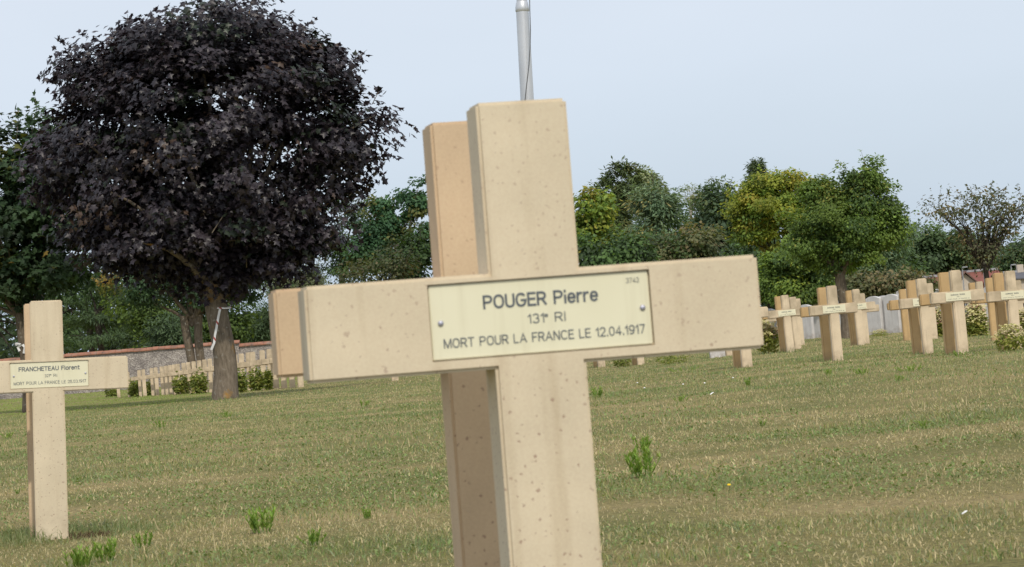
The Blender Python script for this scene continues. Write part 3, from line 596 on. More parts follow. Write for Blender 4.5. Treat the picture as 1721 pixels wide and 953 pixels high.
# single stroke engraved letters, drawn in units of the capital height
def arc(cx, cy, rx, ry, a0, a1, n=14, p=2.3):
    o = []
    for q in np.linspace(R(a0), R(a1), n):
        c_, s_ = math.cos(q), math.sin(q)
        o.append((cx + rx * math.copysign(abs(c_) ** (2 / p), c_), cy + ry * math.copysign(abs(s_) ** (2 / p), s_)))
    return o
BOWL = [(0, 0), (0, 1), (.30, 1)] + arc(.30, .735, .29, .265, 80, -80, 9) + [(.30, .47), (0, .47)]
GLYPH = {
    'A': (.70, [[(0, 0), (.35, 1), (.70, 0)], [(.12, .32), (.58, .32)]]), 'C': (.66, [arc(.35, .5, .35, .5, 48, 312, 20)]),
    'E': (.52, [[(.52, 1), (0, 1), (0, 0), (.53, 0)], [(0, .52), (.48, .52)]]), 'F': (.50, [[(.50, 1), (0, 1), (0, 0)], [(0, .52), (.44, .52)]]),
    'G': (.70, [arc(.35, .5, .35, .5, 48, 345, 22) + [(.70, .46), (.40, .46)]]), 'H': (.60, [[(0, 0), (0, 1)], [(.6, 0), (.6, 1)], [(0, .52), (.6, .52)]]),
    'I': (.02, [[(.01, 0), (.01, 1)]]), 'L': (.48, [[(0, 1), (0, 0), (.48, 0)]]), 'M': (.78, [[(0, 0), (0, 1)], [(.02, 1), (.39, 0)], [(.39, 0), (.76, 1)], [(.78, 1), (.78, 0)]]),
    'N': (.62, [[(0, 0), (0, 1)], [(.02, 1), (.60, 0)], [(.62, 0), (.62, 1)]]), 'O': (.70, [arc(.35, .5, .35, .5, 0, 360, 28)]), 'P': (.59, [BOWL]), 'R': (.61, [BOWL, [(.33, .47), (.61, 0)]]),
    'T': (.62, [[(0, 1), (.62, 1)], [(.31, 1), (.31, 0)]]), 'U': (.60, [[(0, 1), (0, .4)] + arc(.30, .32, .30, .32, 180, 360, 12) + [(.60, .4), (.60, 1)]]),
    'i': (.04, [[(.02, 0), (.02, .60)], [(.02, .93), (.02, .99)]]), 'l': (.04, [[(.02, 0), (.02, 1)]]), 'e': (.50, [[(0, .37), (.50, .37)] + arc(.25, .36, .25, .36, 5, 315, 18)]),
    'r': (.30, [[(0, 0), (0, .72)], [(0, .45), (.09, .64), (.20, .71), (.31, .71)]]), 'o': (.52, [arc(.26, .36, .26, .36, 0, 360, 22)]),
    'n': (.46, [[(0, 0), (0, .72)], [(0, .45)] + arc(.23, .46, .23, .26, 150, 0, 8) + [(.46, 0)]]), 't': (.34, [[(.14, .95), (.14, .12), (.20, .01), (.34, .01)], [(0, .72), (.34, .72)]]),
    '0': (.54, [arc(.27, .5, .27, .5, 0, 360, 24)]), '1': (.24, [[(0, .76), (.22, 1), (.22, 0)]]), '2': (.54, [arc(.27, .71, .27, .29, 170, -32, 12) + [(0, 0), (.54, 0)]]),
    '3': (.54, [arc(.26, .75, .25, .25, 155, -80, 11), arc(.26, .26, .28, .26, 84, -158, 12)]), '4': (.58, [[(.42, 0), (.42, 1), (0, .28), (.58, .28)]]),
    '5': (.54, [[(.50, 1), (.10, 1), (.04, .50)] + arc(.26, .32, .28, .32, 125, -155, 12)]), '7': (.52, [[(0, 1), (.52, 1), (.17, 0)]]),
    '9': (.54, [arc(.27, .69, .27, .31, 0, 360, 20), [(.54, .69), (.52, .36), (.41, .09), (.20, 0), (.05, .08)]]), '.': (.06, [[(.03, -.02), (.03, .10)]]), ' ': (.26, [])}
def text_mesh(txt, width, cap, bold=0.0, thick=0.0):
    x, strokes, gap = 0.0, [], .24
    for ch in txt:
        gw, st = GLYPH[ch]
        for s_ in st: strokes.append([(p[0] + x, p[1]) for p in s_])
        x += gw + gap
    x -= gap; sw = .0034 if bold else max(.0011, cap * .115)
    kx = (width - sw) / x if x > .05 else 1.0; kz = cap - sw if cap > sw * 2 else cap
    V, Q = [], []
    for k, s_ in enumerate(strokes):
        P = np.array(s_) * (kx, kz); P = P[np.concatenate([[True], np.linalg.norm(np.diff(P, axis=0), axis=1) > 1e-6])]
        P[:, 0] -= kx * x / 2; P[:, 1] += sw / 2
        closed = np.linalg.norm(P[0] - P[-1]) < 1e-5
        d_ = unit(np.diff(P, axis=0))
        if not closed: P[0] -= d_[0] * sw * .45; P[-1] += d_[-1] * sw * .45
        d0 = np.concatenate([d_[-1:] if closed else d_[:1], d_]); d1 = np.concatenate([d_, d_[:1] if closed else d_[-1:]])
        n0 = np.stack([-d0[:, 1], d0[:, 0]], 1); n1 = np.stack([-d1[:, 1], d1[:, 0]], 1); nm = unit(n0 + n1); ml = np.minimum(1 / np.maximum((nm * n0).sum(1), .3), 2.2)[:, None]
        o = len(V); y = -.00004 * (k % 7) - .0003
        for p, e in zip(P, nm * ml * sw / 2): V += [(p[0] + e[0], y, p[1] + e[1]), (p[0] - e[0], y, p[1] - e[1])]
        Q += [(o + 2 * i, o + 2 * i + 1, o + 2 * i + 3, o + 2 * i + 2) for i in range(len(P) - 1)]
    me = bpy.data.meshes.new('lettering'); me.from_pydata(V, [], Q); me.update(); return me
def box_mesh(name, lo, hi, bev=0.0):
    bm = bmesh.new(); bm_box(bm, lo, hi, bev); return bm_mesh(name, bm)
def screw_mesh():
    bm = bmesh.new(); bmesh.ops.create_uvsphere(bm, u_segments=12, v_segments=8, radius=0.0046)
    for v in bm.verts: v.co.y *= 0.6
    return bm_mesh('screw', bm)
SCREW = screw_mesh()
PW, PH, PZ, PX = 0.347, 0.114, -0.334, 0.0065              # plaque size and its centre below the top of the cross
def named_cross(label, loc, tilt, H, lines, group, scale=1.0, yaw=YAW, side=0.0):
    root = empty('grave_cross', loc, (0, tilt, yaw), (scale,) * 3); tag(root, label, 'grave cross', group)
    link('cross_body', cross_mesh(H, recess=(PW + .004, PH + .004, H + PZ, .009, PX), bevel=0.005), M['cross'], root)
    pl = link('name_plaque', box_mesh('name_plaque', (-PW / 2, -.0022, -PH / 2), (PW / 2, .0022, PH / 2), .0012), M['plaque'], root)
    pl.location = (PX, .0066, H + PZ)
    for txt, wd, cap, fx, fy, bold, mt in lines:
        o = link('lettering', text_mesh(txt, wd, cap, bold), M[mt], pl); o.location = ((fx - .5) * PW, -.0026, (.5 - fy) * PH - cap / 2)
    for fx, fy in ((.045, .51), (.965, .50)):
        o = link('screw', SCREW, M['screw'], pl); o.location = ((fx - .5) * PW, -.003, (.5 - fy) * PH)
    return root
G3 = 'concrete grave crosses'
H0 = 1.07; D0 = 4.23
pc = at(902.5, 532, D0)
main_loc = Vector((pc.x, pc.y, pc.z - (H0 - 0.3355)))
L1 = [('POUGER Pierre', .182, .0215, .503, .27, .012, 'letter'), ('131', .026, .0148, .475, .535, 0, 'letter'), ('e', .006, .0065, .522, .50, 0, 'letter'), ('RI', .017, .0148, .585, .535, 0, 'letter'),
      ('MORT POUR LA FRANCE LE 12.04.1917', .318, .0145, .51, .785, 0, 'letter'), ('3743', .021, .0082, .928, .115, 0, 'letter_faded')]
named_cross('large cream cross in the foreground filling the centre, name plaque on its arms', main_loc, R(0.1), H0, L1, G3)
nrm = Vector((math.sin(YAW), -math.cos(YAW), 0))
PART = cross_mesh(1.07, bevel=0.005)
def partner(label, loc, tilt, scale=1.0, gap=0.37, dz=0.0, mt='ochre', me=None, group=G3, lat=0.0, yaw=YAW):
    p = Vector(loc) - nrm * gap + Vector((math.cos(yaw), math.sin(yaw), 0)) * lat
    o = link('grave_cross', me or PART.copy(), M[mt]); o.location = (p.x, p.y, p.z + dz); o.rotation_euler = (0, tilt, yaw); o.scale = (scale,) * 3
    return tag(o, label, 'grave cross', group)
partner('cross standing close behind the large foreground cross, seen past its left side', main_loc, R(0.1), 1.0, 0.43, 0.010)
# left cross and its partner
lt = at(77, 505, CL.y); HL = (lt - CL).length; sL = HL / H0
L2 = [('FRANCHETEAU Florent', .272, .0200, .50, .25, .010, 'letter'), ('327', .024, .0130, .475, .535, 0, 'letter'), ('e', .006, .006, .517, .50, 0, 'letter'), ('RI', .016, .0130, .575, .535, 0, 'letter'),
      ('MORT POUR LA FRANCE LE 25.03.1917', .322, .0140, .505, .80, 0, 'letter')]
tl = math.atan2((lt - CL).x, (lt - CL).z)
named_cross('speckled cream cross at the left edge standing on the lawn, with name plaque', CL, tl, H0, L2, G3, sL)
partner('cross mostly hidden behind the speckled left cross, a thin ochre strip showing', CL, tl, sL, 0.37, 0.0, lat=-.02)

# crosses of the right group: pixel of stem top centre and foot, distance
FARM = cross_mesh(1.07, bevel=0.012); PLQ = box_mesh('name_plaque', (-.17, -.006, -.055), (.17, .0, .055), .002)
LINE3 = text_mesh('MORT POUR LA FRANCE LE', .29, .012, 0.0); LRI = text_mesh('RI', .04, .014, 0.0)
def name_marks():
    bm = bmesh.new(); rs = random.Random(4); x = -.10
    for k in range(14):
        if k == 8: x += .016; continue
        wd = rs.uniform(.008, .013); z = rs.uniform(.018, .022)
        bm_box(bm, (x, -.0008, 0), (x + wd * .35, .0, z)); bm_box(bm, (x + wd * .55, -.0008, .002), (x + wd * .8, .0, z * .8)); x += wd + .003
    return bm_mesh('lettering', bm)
MARKS = name_marks()
def far_cross(label, top, foot_, mt='far_cross', plaque=True, group=G3, part=None, d=None, gap=.45):
    if d: f = at(foot_[0], foot_[1], d); f.z = float(ground(f.x, d)) if False else f.z
    else: f = on_ground(*foot_)
    tp = at(top[0], top[1], f.y); hh = (tp - f).length; s = hh / 1.07
    tilt = max(-R(1.6), min(R(1.6), math.atan2((tp - f).x, (tp - f).z)))
    if plaque:
        root = empty('grave_cross', f, (0, tilt, YAW), (s,) * 3); tag(root, label, 'grave cross', group)
        link('cross_body', FARM.copy(), M[mt], root)
        pl = link('name_plaque', PLQ.copy(), M['plaque'], root); pl.location = (0.0, -.002, 1.07 + PZ)
        for me_, z, x in ((MARKS, .012, 0), (LRI, -.012, .0), (LINE3, -.037, 0)):
            o = link('lettering', me_, M['letter'], pl); o.location = (x, -.0068, z)
    else:
        o = link('grave_cross', FARM.copy(), M[mt]); o.location = f; o.rotation_euler = (0, tilt, YAW); o.scale = (s,) * 3; tag(o, label, 'grave cross', group)
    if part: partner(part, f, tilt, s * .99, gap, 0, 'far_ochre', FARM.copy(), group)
    return f
far_cross('weathered cross with a plaque, first in the right group after the flower clump', (1318, 496), (1330, 592), part='ochre cross close behind the leftmost plaque cross of the right group')
far_cross('plain cross half hidden behind the leftmost plaque cross of the right group', (1332, 499), (1342, 587), plaque=False)
far_cross('plain weathered cross, second of those hidden behind the leftmost plaque cross', (1340, 502), (1348, 580), plaque=False)
far_cross('weathered cross with plaque standing nearest in front of the white headstones', (1398, 480), (1410, 606), part='ochre cross close behind the cross nearest to the white headstones')
far_cross('weathered cross with a half covered plaque, just right of the cross nearest the headstones', (1438.5, 486), (1449, 580), part='ochre cross behind the cross with a half covered plaque')
far_cross('small cross showing only its right edge behind the half covered plaque cross', (1448, 493), (1457, 578), plaque=False)
far_cross('weathered cross whose plaque is mostly covered by its right neighbour arm', (1549, 468), (1562, 594), part='ochre cross behind the cross with the mostly covered plaque')
far_cross('dull ochre cross further back, left of the mostly covered plaque cross', (1517, 486), (1526, 572), 'far_ochre', False)
far_cross('plain cross showing at the right shoulder of the mostly covered plaque cross', (1562, 476), (1571, 570), plaque=False)
far_cross('tallest weathered cross of the right group with a clear plaque', (1606, 454), (1620, 595), part='bright ochre cross close behind the tallest cross of the right group')
far_cross('pale cross further back between the tallest cross and the right edge cross', (1646, 473), (1656, 562), plaque=False, part='small ochre cross further back right of the tallest cross')
far_cross('weathered cross with plaque at the right edge, foot hidden by flowers', (1698, 455), (1710, 586), part='bright ochre cross behind the right edge plaque cross')
far_cross('ochre cross, further left of the two behind the right edge plaque cross', (1664, 467), (1675, 572), 'far_ochre', False)
far_cross('plain cross peeking out at the right of the right edge plaque cross', (1710, 471), (1719, 574), plaque=False)
far_cross('left part of a cross arm beside the yellow flower clump, nearest the big arm tip', (1280, 516), (1288, 585), plaque=False)
far_cross('cross hidden behind the tip of the big right arm, only its foot showing', (1246, 486), (1257, 617), plaque=False, part='ochre cross beside the foot showing under the big right arm')
far_cross('cross hidden by the big right arm, small pale foot right of the stem', (1003, 527), (1012, 617), plaque=False, part='ochre cross beside the small pale foot nearest the stem')
far_cross('cross hidden by the big right arm, second pale foot from the stem', (1070, 524), (1078, 613), plaque=False, part='ochre cross beside the second pale foot from the stem')
far_cross('cross hidden by the big right arm, left of the grey headstone foot gap', (1219, 505), (1227, 599), plaque=False)
far_cross('cross hidden by the big left arm, one pale foot showing on the grass', (658, 556), (664.5, 640), plaque=False)
# receding row by the wall: one thing per cross
G4 = 'receding row of crosses by the stone wall'
row = [(200, 666.5), (218, 666.5), (237, 665.5), (244, 665.5), (258, 664.5), (265, 664.5), (275, 664), (282, 663.5), (289, 663), (296, 662.8), (302, 662.6), (312, 662.5), (320, 662), (329, 661.8), (338, 661), (347, 660.8), (356, 660), (366, 659.5),
       (376, 659), (387, 658.8), (398, 658.5), (409, 658.3), (421, 657.5), (428, 657), (444, 655), (456, 654.5), (465, 654), (478, 653), (492, 652), (506, 651)]
for i, (rx, ry) in enumerate(row):
    ty = 628 - (rx - 200) * 0.161
    far_cross('pale concrete cross in the receding row in front of the rubble wall', (rx - 3.6, ty), (rx, ry), plaque=False, group=G4, mt='far_cross', d=98.5 - (rx - 200) * .05)

# ------------------------------------------------------------------ white headstones
G5 = 'white headstones behind the right crosses'
def headstone_mesh():
    bm = bmesh.new(); hw, h, t_ = .19, .81, .085; pts = [(-hw, -.1), (hw, -.1), (hw, h - .045)]
    for k in range(1, 12):
        u = k / 12; pts.append((hw - 2 * hw * u, h - .045 + .045 * math.sin(math.pi * u)))
    pts.append((-hw, h - .045))
    fr = [bm.verts.new((x, 0, z)) for x, z in pts]; bk = [bm.verts.new((x, t_, z)) for x, z in pts]
    bm.faces.new(fr); bm.faces.new(bk[::-1])
    for k in range(len(pts)):
        q = (k + 1) % len(pts); bm.faces.new((fr[q], fr[k], bk[k], bk[q]))
    bmesh.ops.recalc_face_normals(bm, faces=bm.faces[:])
    bmesh.ops.bevel(bm, geom=[e for e in bm.edges if e.calc_face_angle() > 1.0], offset=.006, segments=1, affect='EDGES')
    return bm_mesh('headstone', bm)
HSM = headstone_mesh()
def headstone(label, px_, py_top, py_foot, yaw=R(-48), d=None):
    f = on_ground(px_ + 4, py_foot) if d is None else at(px_ + 4, py_foot, d)
    tp = at(px_, py_top, f.y); s = (tp - f).length / .81
    o = link('headstone', HSM, M['headstone']); o.location = f; o.rotation_euler = (0, 0, yaw); o.scale = (s,) * 3
    tag(o, label, 'headstone', G5)
for lb, x, a, e in (
    ('white headstone top just right of the big arm tip', 1268, 521, 578), ('white headstone behind the yellow flower clump', 1291, 519, 574),
    ('white rounded headstone behind the leftmost plaque cross', 1312, 518, 572), ('white headstone left of the nearest plaque cross, wider gap to its left', 1352, 512, 570),
    ('white headstone touching the left arm of the nearest plaque cross', 1369, 510, 568), ('white headstone hidden behind the stem of the nearest plaque cross', 1388, 508, 567),
    ('white headstone between the nearest plaque cross and its right neighbour', 1412, 505, 566), ('white headstone behind the half covered plaque cross', 1440, 501, 564),
    ('broad lavender faced headstone just right of the half covered plaque cross', 1467, 498, 562.5), ('narrow white headstone with a brownish base stain in the middle of the row', 1484, 497, 561),
    ('white headstone left of the dull ochre cross', 1497, 494.5, 560), ('white headstone immediately left of the dull ochre cross arm', 1508, 494, 559),
    ('far white headstone in the second rank above the dull ochre arm', 1519, 486, 553), ('far white headstone left of the tallest cross', 1571, 486, 548),
    ('far white headstone seen between the tallest cross and the flowers', 1665, 480, 540)):
    headstone(lb, x, a, e)
headstone('grey shaded headstone foot showing under the big right arm', 1203, 545, 601, R(12))

# ------------------------------------------------------------------ flagpole
FD = 34.0
fb = foot(905, 560, FD); fdir = at(877.5, 15, FD) - at(889.5, 165, FD)
root = empty('flagpole', (at(905, 560, FD).x, FD, fb.z)); tag(root, 'tapering silver flagpole with a rope rising behind the big cross top', 'flagpole')
p1 = at(877.8, 16, FD) - root.location; ax_ = p1 / p1.z
def P_(z): return np.array((ax_.x * z, ax_.y * z, z))
zc = p1.z; rr = lambda q: q / 2 / ppm(FD)
Vt, Qt = tube_np([([P_(z) for z in np.linspace(-.1, zc - .02, 14)], np.linspace(rr(27), rr(21.5), 14))], 28); link('lower_shaft', np_mesh('lower_shaft', Vt, Qt), M['pole'], root, True)
zs_ = [zc - .03, zc - .02, zc + .03, zc + .085, zc + .10]
Vt, Qt = tube_np([([P_(z) for z in zs_], [rr(21.5), rr(23.5), rr(23), rr(20), rr(18)])], 28); link('collar', np_mesh('collar', Vt, Qt), M['pole'], root, True)
Vt, Qt = tube_np([([P_(z) for z in np.linspace(zc + .09, 9.0, 8)], np.linspace(rr(18), rr(11), 8))], 28); link('upper_shaft', np_mesh('upper_shaft', Vt, Qt), M['pole'], root, True)
bm = bmesh.new(); bmesh.ops.create_uvsphere(bm, u_segments=12, v_segments=8, radius=.09); bmesh.ops.translate(bm, verts=bm.verts[:], vec=P_(9.05)); link('finial', bm_mesh('finial', bm), M['pole'], root, True)
rp = []
for (x_, y_) in ((893, -60), (890, -10), (890.5, 18), (891.5, 50), (891, 80), (889, 110), (885.5, 140), (882.5, 168), (884, 260), (890, 420), (900, 545)):
    q = at(x_, y_, FD - .14) - root.location; rp.append((q.x, q.y, q.z))
Vt, Qt = tube_np([(rp, [rr(1.7)] * len(rp))], 6); link('rope', np_mesh('rope', Vt, Qt), M['rope'], root, True)

# ------------------------------------------------------------------ barrier tape on the trunks
m, t, b = mat('red_white_tape', 0.5, 0.3); lk = t.links.new
wv = N(t, 'ShaderNodeTexWave', Scale=1.3, Distortion=0.0); wv.bands_direction = 'DIAGONAL'; lk(coords(t, False), wv.inputs['Vector'])
lk(ramp(t, wv.outputs['Fac'], [(0.93, (.80, .80, .82)), (0.96, (.42, .10, .09))]), b.inputs['Base Color']); M['tape'] = m
m, t, b = mat('white_down', 0.8, 0.2); b.inputs['Base Color'].default_value = (.8, .8, .8, 1); M['white'] = m
def ribbon(paths, wd, th=.003):
    bm = bmesh.new()
    for pts, ax2 in paths:
        pts = [Vector(p) for p in pts]; a2 = Vector(ax2).normalized(); rows = []
        for k, p in enumerate(pts):
            tg = (pts[min(k + 1, len(pts) - 1)] - pts[max(k - 1, 0)]).normalized(); s = (a2 - tg * a2.dot(tg)).normalized(); nn = tg.cross(s)
            rows.append([bm.verts.new(p + s * wd / 2 * i_ + nn * th / 2 * j_) for i_, j_ in ((-1, -1), (1, -1), (1, 1), (-1, 1))])
        for r0_, r1_ in zip(rows, rows[1:]):
            for k in range(4): bm.faces.new((r0_[k], r0_[(k + 1) % 4], r1_[(k + 1) % 4], r1_[k]))
        bm.faces.new(rows[0][::-1]); bm.faces.new(rows[-1])
    bmesh.ops.recalc_face_normals(bm, faces=bm.faces[:]); return bm_mesh('barrier_tape', bm)
def tape(label, cx, cy, d, rad, strips, wd, mt='tape'):
    c = at(cx, cy, d); root = empty('barrier_tape', c); tag(root, label, 'tape', 'barrier tapes tied round trunks')
    pts = [(rad * math.cos(q), rad * math.sin(q), .02 * math.sin(q * 2)) for q in np.linspace(0, 2 * math.pi, 25)]
    link('tape_band', ribbon([(pts, (0, 0, 1))], wd * .6), M[mt], root)
    for sp_ in strips:
        pp = []
        for (x_, y_) in sp_: q = at(x_, y_, d - rad - .02) - c; pp.append((q.x, q.y, q.z))
        link('tape_tail', ribbon([(pp, (1, .5, 0))], wd), M[mt], root)
tape('red and white tape tied round the lichened trunk with a long hanging end', 368.5, 518, TD, 20.5 / ppm(TD), [((370, 519), (367, 532), (364, 550), (361, 565), (360, 576), (355, 588))], .06)
tape('white tape knotted round the trunk at the left edge', 34, 578, 74, 9 / ppm(74), [((36, 579), (30, 584), (33, 590)), ((38, 579), (42, 584), (40, 594))], .07, 'white')

# ------------------------------------------------------------------ flower clumps
def sedum(label, px_, py_, hpx, wpx, seed, group='pale flower clumps between the graves', head=True, pal=None, hp=None):
    rng = np.random.default_rng(seed); f = on_ground(px_, py_); s = 1 / ppm(f.y); H = hpx * s; W = wpx * s / 2
    root = empty('flowering_plant', f); tag(root, label, 'plant', group)
    n = 520; th = rng.uniform(0, 2 * math.pi, n); q = np.sqrt(rng.random(n)); z = rng.random(n) ** .7 * H * (1 - .45 * q ** 2) * (.62 + .45 * np.abs(np.sin(2.3 * th + seed)))
    P = np.stack([np.cos(th) * q * W * (0.75 + .4 * z / H), np.sin(th) * q * W * (0.75 + .4 * z / H), z], 1)
    V, T, cl = leaves(P, unit(P * [1, 1, .3] + 1e-3) * .5 + rng.normal(0, .5, (n, 3)) + [0, 0, .7], P * [1, 1, 0] + rng.normal(0, .5, (n, 3)) * W + [0, 0, .1], rng.uniform(.05, .11, n) * H / .5, OVAL,
                      palette(n, pal or [(3, (.34, .36, .085)), (2, (.26, .31, .07)), (1, (.42, .39, .12))], rng) * rng.uniform(.7, 1.2, (n, 1)))
    link('foliage', np_mesh('foliage', V, T, cl), M['leaf'], root)['kind'] = 'stuff'
    if head:
        for k in range(26):
            a = rng.uniform(0, 2 * math.pi); q = math.sqrt(rng.random()) * .95; zz = H * (1 - .42 * q ** 2) * rng.uniform(.85, 1.08); m_ = 26
            pp = rng.normal(0, 1, (m_, 3)) * [.06, .06, .022] * (H / .5); pp[:, 2] += .0
            c0 = np.array([math.cos(a) * q * W, math.sin(a) * q * W, zz])
            hc = palette(1, hp or [(5, (.60, .55, .26)), (2, (.60, .50, .30)), (.6, (.52, .32, .22))], rng)
            V, T, cl = leaves(pp, rng.normal(0, .3, (m_, 3)) + [0, -.2, .9], rng.normal(0, 1, (m_, 3)), np.full(m_, .055 * H / .5), OVAL, np.repeat(hc, m_, 0) * rng.uniform(.75, 1.2, (m_, 1)))
            o = link('flower_head', np_mesh('flower_head', V, T, cl), M['petal'], root); o.location = c0; o['kind'] = 'stuff'
for k, a_ in enumerate((
    ('pale pink topped flower clump between the big arm tip and the leftmost plaque cross', 1292, 594, 52, 36), ('yellow green flower clump right of the tallest cross', 1642, 566, 52, 34),
    ('largest cream flowering clump in front of the right edge cross', 1702, 590, 42, 56), ('cream flower clump cut off by the right frame edge', 1726, 580, 60, 40),
    ('narrow flower clump left of the tallest cross', 1580, 566, 46, 16), ('low pale flowers at the foot of the broad headstone', 1478, 566, 12, 30))): sedum(*a_, seed=60 + k)
LG = [(3, (.24, .28, .06)), (2, (.17, .22, .05)), (1, (.34, .33, .09))]
for k, a_ in enumerate((('low dark clump left of the receding row', 189, 667, 26, 24), ('leafy clump between the second and third crosses of the receding row', 227, 667, 34, 22), ('thin leafy clump in the middle of the receding row', 252, 665, 30, 18),
                        ('yellowish clump left of the lichened trunk', 306, 663, 38, 30), ('tall green clump between two pale stems left of the trunk', 335, 662, 42, 28), ('green clump immediately right of the lichened trunk', 403, 660, 42, 24),
                        ('yellow green clump near the left arm tip of the big cross', 433, 657, 42, 26), ('green clump hidden at the left arm tip of the big cross', 452, 656, 36, 10),
                        ('green clump under the big right arm, nearer the stem', 1046, 617, 24, 30), ('long low green clump under the big right arm', 1130, 612, 22, 60))):
    sedum(*a_, seed=90 + k, group='green clumps between distant crosses', head=False, pal=LG)
sedum('small ivy tuft growing on the rubble wall behind the receding row', 236, 650, 48, 9, 140, 'wall plants', False, DARKG)

# ------------------------------------------------------------------ weeds in the lawn
G6 = 'bright green weeds in the lawn'
WP = [(4, (.27, .40, .075)), (3, (.21, .34, .065)), (2, (.33, .40, .12))]
def weed(label, px_, py_, hpx, wpx, seed):
    rng = np.random.default_rng(seed); f = on_ground(px_, py_); s = 1 / ppm(f.y); H = hpx * s; W = wpx * s / 2 * 1.25; H *= .78
    root = empty('weed', f); tag(root, label, 'weed', G6)
    ns = max(5, int(7 + wpx / 6)); paths, LP, LN, LA, LS = [], [], [], [], []
    for k in range(ns):
        a = rng.uniform(0, 2 * math.pi); q = rng.random() ** .6; h = H * rng.uniform(.55, 1.0)
        b0 = np.array([math.cos(a), math.sin(a), 0]) * W * q * .55; e = b0 + np.array([math.cos(a) * W * .6 * rng.random() + rng.normal(0, .1) * W, math.sin(a) * W * .6 * rng.random(), h])
        u = np.linspace(0, 1, 4)[:, None]; paths.append((b0 + (e - b0) * u, np.full(4, .0012 + .006 * H)))
        m_ = 17; u = rng.uniform(.15, 1.05, (m_, 1)); LP.append(b0 + (e - b0) * u); aa = rng.uniform(0, 2 * math.pi, m_)
        LA.append(np.stack([np.cos(aa), np.sin(aa), rng.uniform(-.3, .7, m_)], 1)); LN.append(np.stack([-np.cos(aa), -np.sin(aa), np.full(m_, .6)], 1)); LS.append(H * rng.uniform(.16, .34, m_))
    Vt, Qt = tube_np(paths, 4)
    st = link('stem', np_mesh('stem', Vt, Qt, np.tile([[.2, .33, .06]], (len(Vt), 1))), M['leaf'], root); st['kind'] = 'stuff'
    P = np.concatenate(LP); n = len(P)
    V, T, cl = leaves(P, np.concatenate(LN), np.concatenate(LA), np.concatenate(LS), np.array([(0, 0), (.14, .35), (.10, .7), (0, 1), (-.10, .7), (-.14, .35)]), palette(n, WP, rng) * rng.uniform(.75, 1.25, (n, 1)))
    link('leaf_tuft', np_mesh('leaf_tuft', V, T, cl), M['leaf'], root)['kind'] = 'stuff'
for k, a_ in enumerate((
    ('largest bright weed on the lawn right of the big cross stem', 1085, 802, 58, 62), ('thin weed sprouting just behind the largest bright weed', 1078, 760, 32, 34), ('bushy bright weed in the lawn midway between both named crosses', 441, 895, 52, 44),
    ('small bright weed right of the midway weed', 524, 915, 30, 48), ('bright weed at the bottom edge right of the left cross', 132, 957, 46, 54), ('tall pale weed near the foot of the left cross', 178, 944, 46, 44),
    ('low bright weed right of the bare earth by the left cross', 240, 919, 30, 42), ('spindly weed far back left of the trunk', 270, 720, 16, 26), ('round bright weed in front of the lichened trunk', 383, 702, 14, 16), ('pale low weed at the left edge of the lawn', 12, 738, 14, 22),
    ('bright weed in front of the cross nearest the headstones', 1391, 632, 14, 16), ('pair of thin weeds right of the cross nearest the headstones', 1450, 630, 16, 30), ('bright weed at the foot of the tallest cross', 1612, 600, 14, 22),
    ('wide low weed in front of the mostly covered plaque cross', 1530, 625, 16, 50), ('low weed spreading between the right group and the open lawn', 1508, 640, 12, 30), ('weed right next to the big cross stem, upper lawn', 1004, 668, 20, 18), ('small weed below the second pale foot', 1145, 676, 14, 26),
    ('upright thin weed under the big right arm tip', 1257, 650, 20, 10), ('low patch of weed under the big right arm', 1150, 625, 10, 50), ('dark weed in the far right lawn', 1554, 720, 16, 16), ('tiny weed in the middle right lawn', 1282, 716, 12, 14),
    ('faint weed in front of the big left arm', 612, 684, 14, 20), ('flat weed patch left of the midway weed, further back', 415, 728, 10, 26), ('small weed beside the left cross stem on the lawn', 30, 830, 10, 10), ('upright weed in the lower lawn left of the big stem', 618, 872, 22, 18))):
    weed(*a_, seed=200 + k)
# bits lying on the grass
m, t, b = mat('dandelion_yellow', 0.8, 0.1); b.inputs['Base Color'].default_value = (.75, .5, .03, 1); M['yellow'] = m
def feather(label, px_, py_, ln, ang):
    f = on_ground(px_, py_); bm = bmesh.new(); k = 9
    for q in range(k):
        u = q / (k - 1); wd = ln * .16 * math.sin(math.pi * (0.08 + .9 * u)) + .001
        vs = [bm.verts.new((x_, y_, z_)) for x_, y_, z_ in ((u * ln, -wd, .02 + .3 * ln * u * (1 - u)), (u * ln, 0, .024 + .3 * ln * u * (1 - u)), (u * ln, wd, .02 + .3 * ln * u * (1 - u)))]
        if q:
            bm.faces.new((pv[0], vs[0], vs[1], pv[1])); bm.faces.new((pv[1], vs[1], vs[2], pv[2]))
        pv = vs
    o = link('feather', bm_mesh('feather', bm), M['white']); o.location = f; o.rotation_euler = (R(25), R(-25), ang); tag(o, label, 'feather', 'small white feathers on the lawn')
feather('white feather lying on the grass under the big right arm', 1194, 666, .05, R(20))
feather('white feather in the lower right corner of the lawn', 1620, 872, .022, R(5))
def daisy(label, px_, py_, mt, r):
    f = on_ground(px_, py_); root = empty('daisy' if mt == 'white' else 'dandelion', f); tag(root, label, 'flower', 'tiny lawn flowers')
    Vt, Qt = tube_np([([(0, 0, 0), (.003, 0, .02), (.004, 0, .04)], [.0012] * 3)], 5); link('stem', np_mesh('stem', Vt, Qt, np.tile([[.1, .16, .04]], (len(Vt), 1))), M['leaf'], root)
    rs = np.random.default_rng(int(px_)); n = 14; aa = np.linspace(0, 2 * math.pi, n, endpoint=False); P = np.tile([[.004, 0, .04]], (n, 1))
    V, T, cl = leaves(P, np.tile([[0, -.5, .9]], (n, 1)), np.stack([np.cos(aa), np.sin(aa), .25 * np.ones(n)], 1), np.full(n, r), OVAL, np.tile([[.8, .8, .8]], (n, 1)))
    link('petals', np_mesh('petals', V, T), M[mt], root)
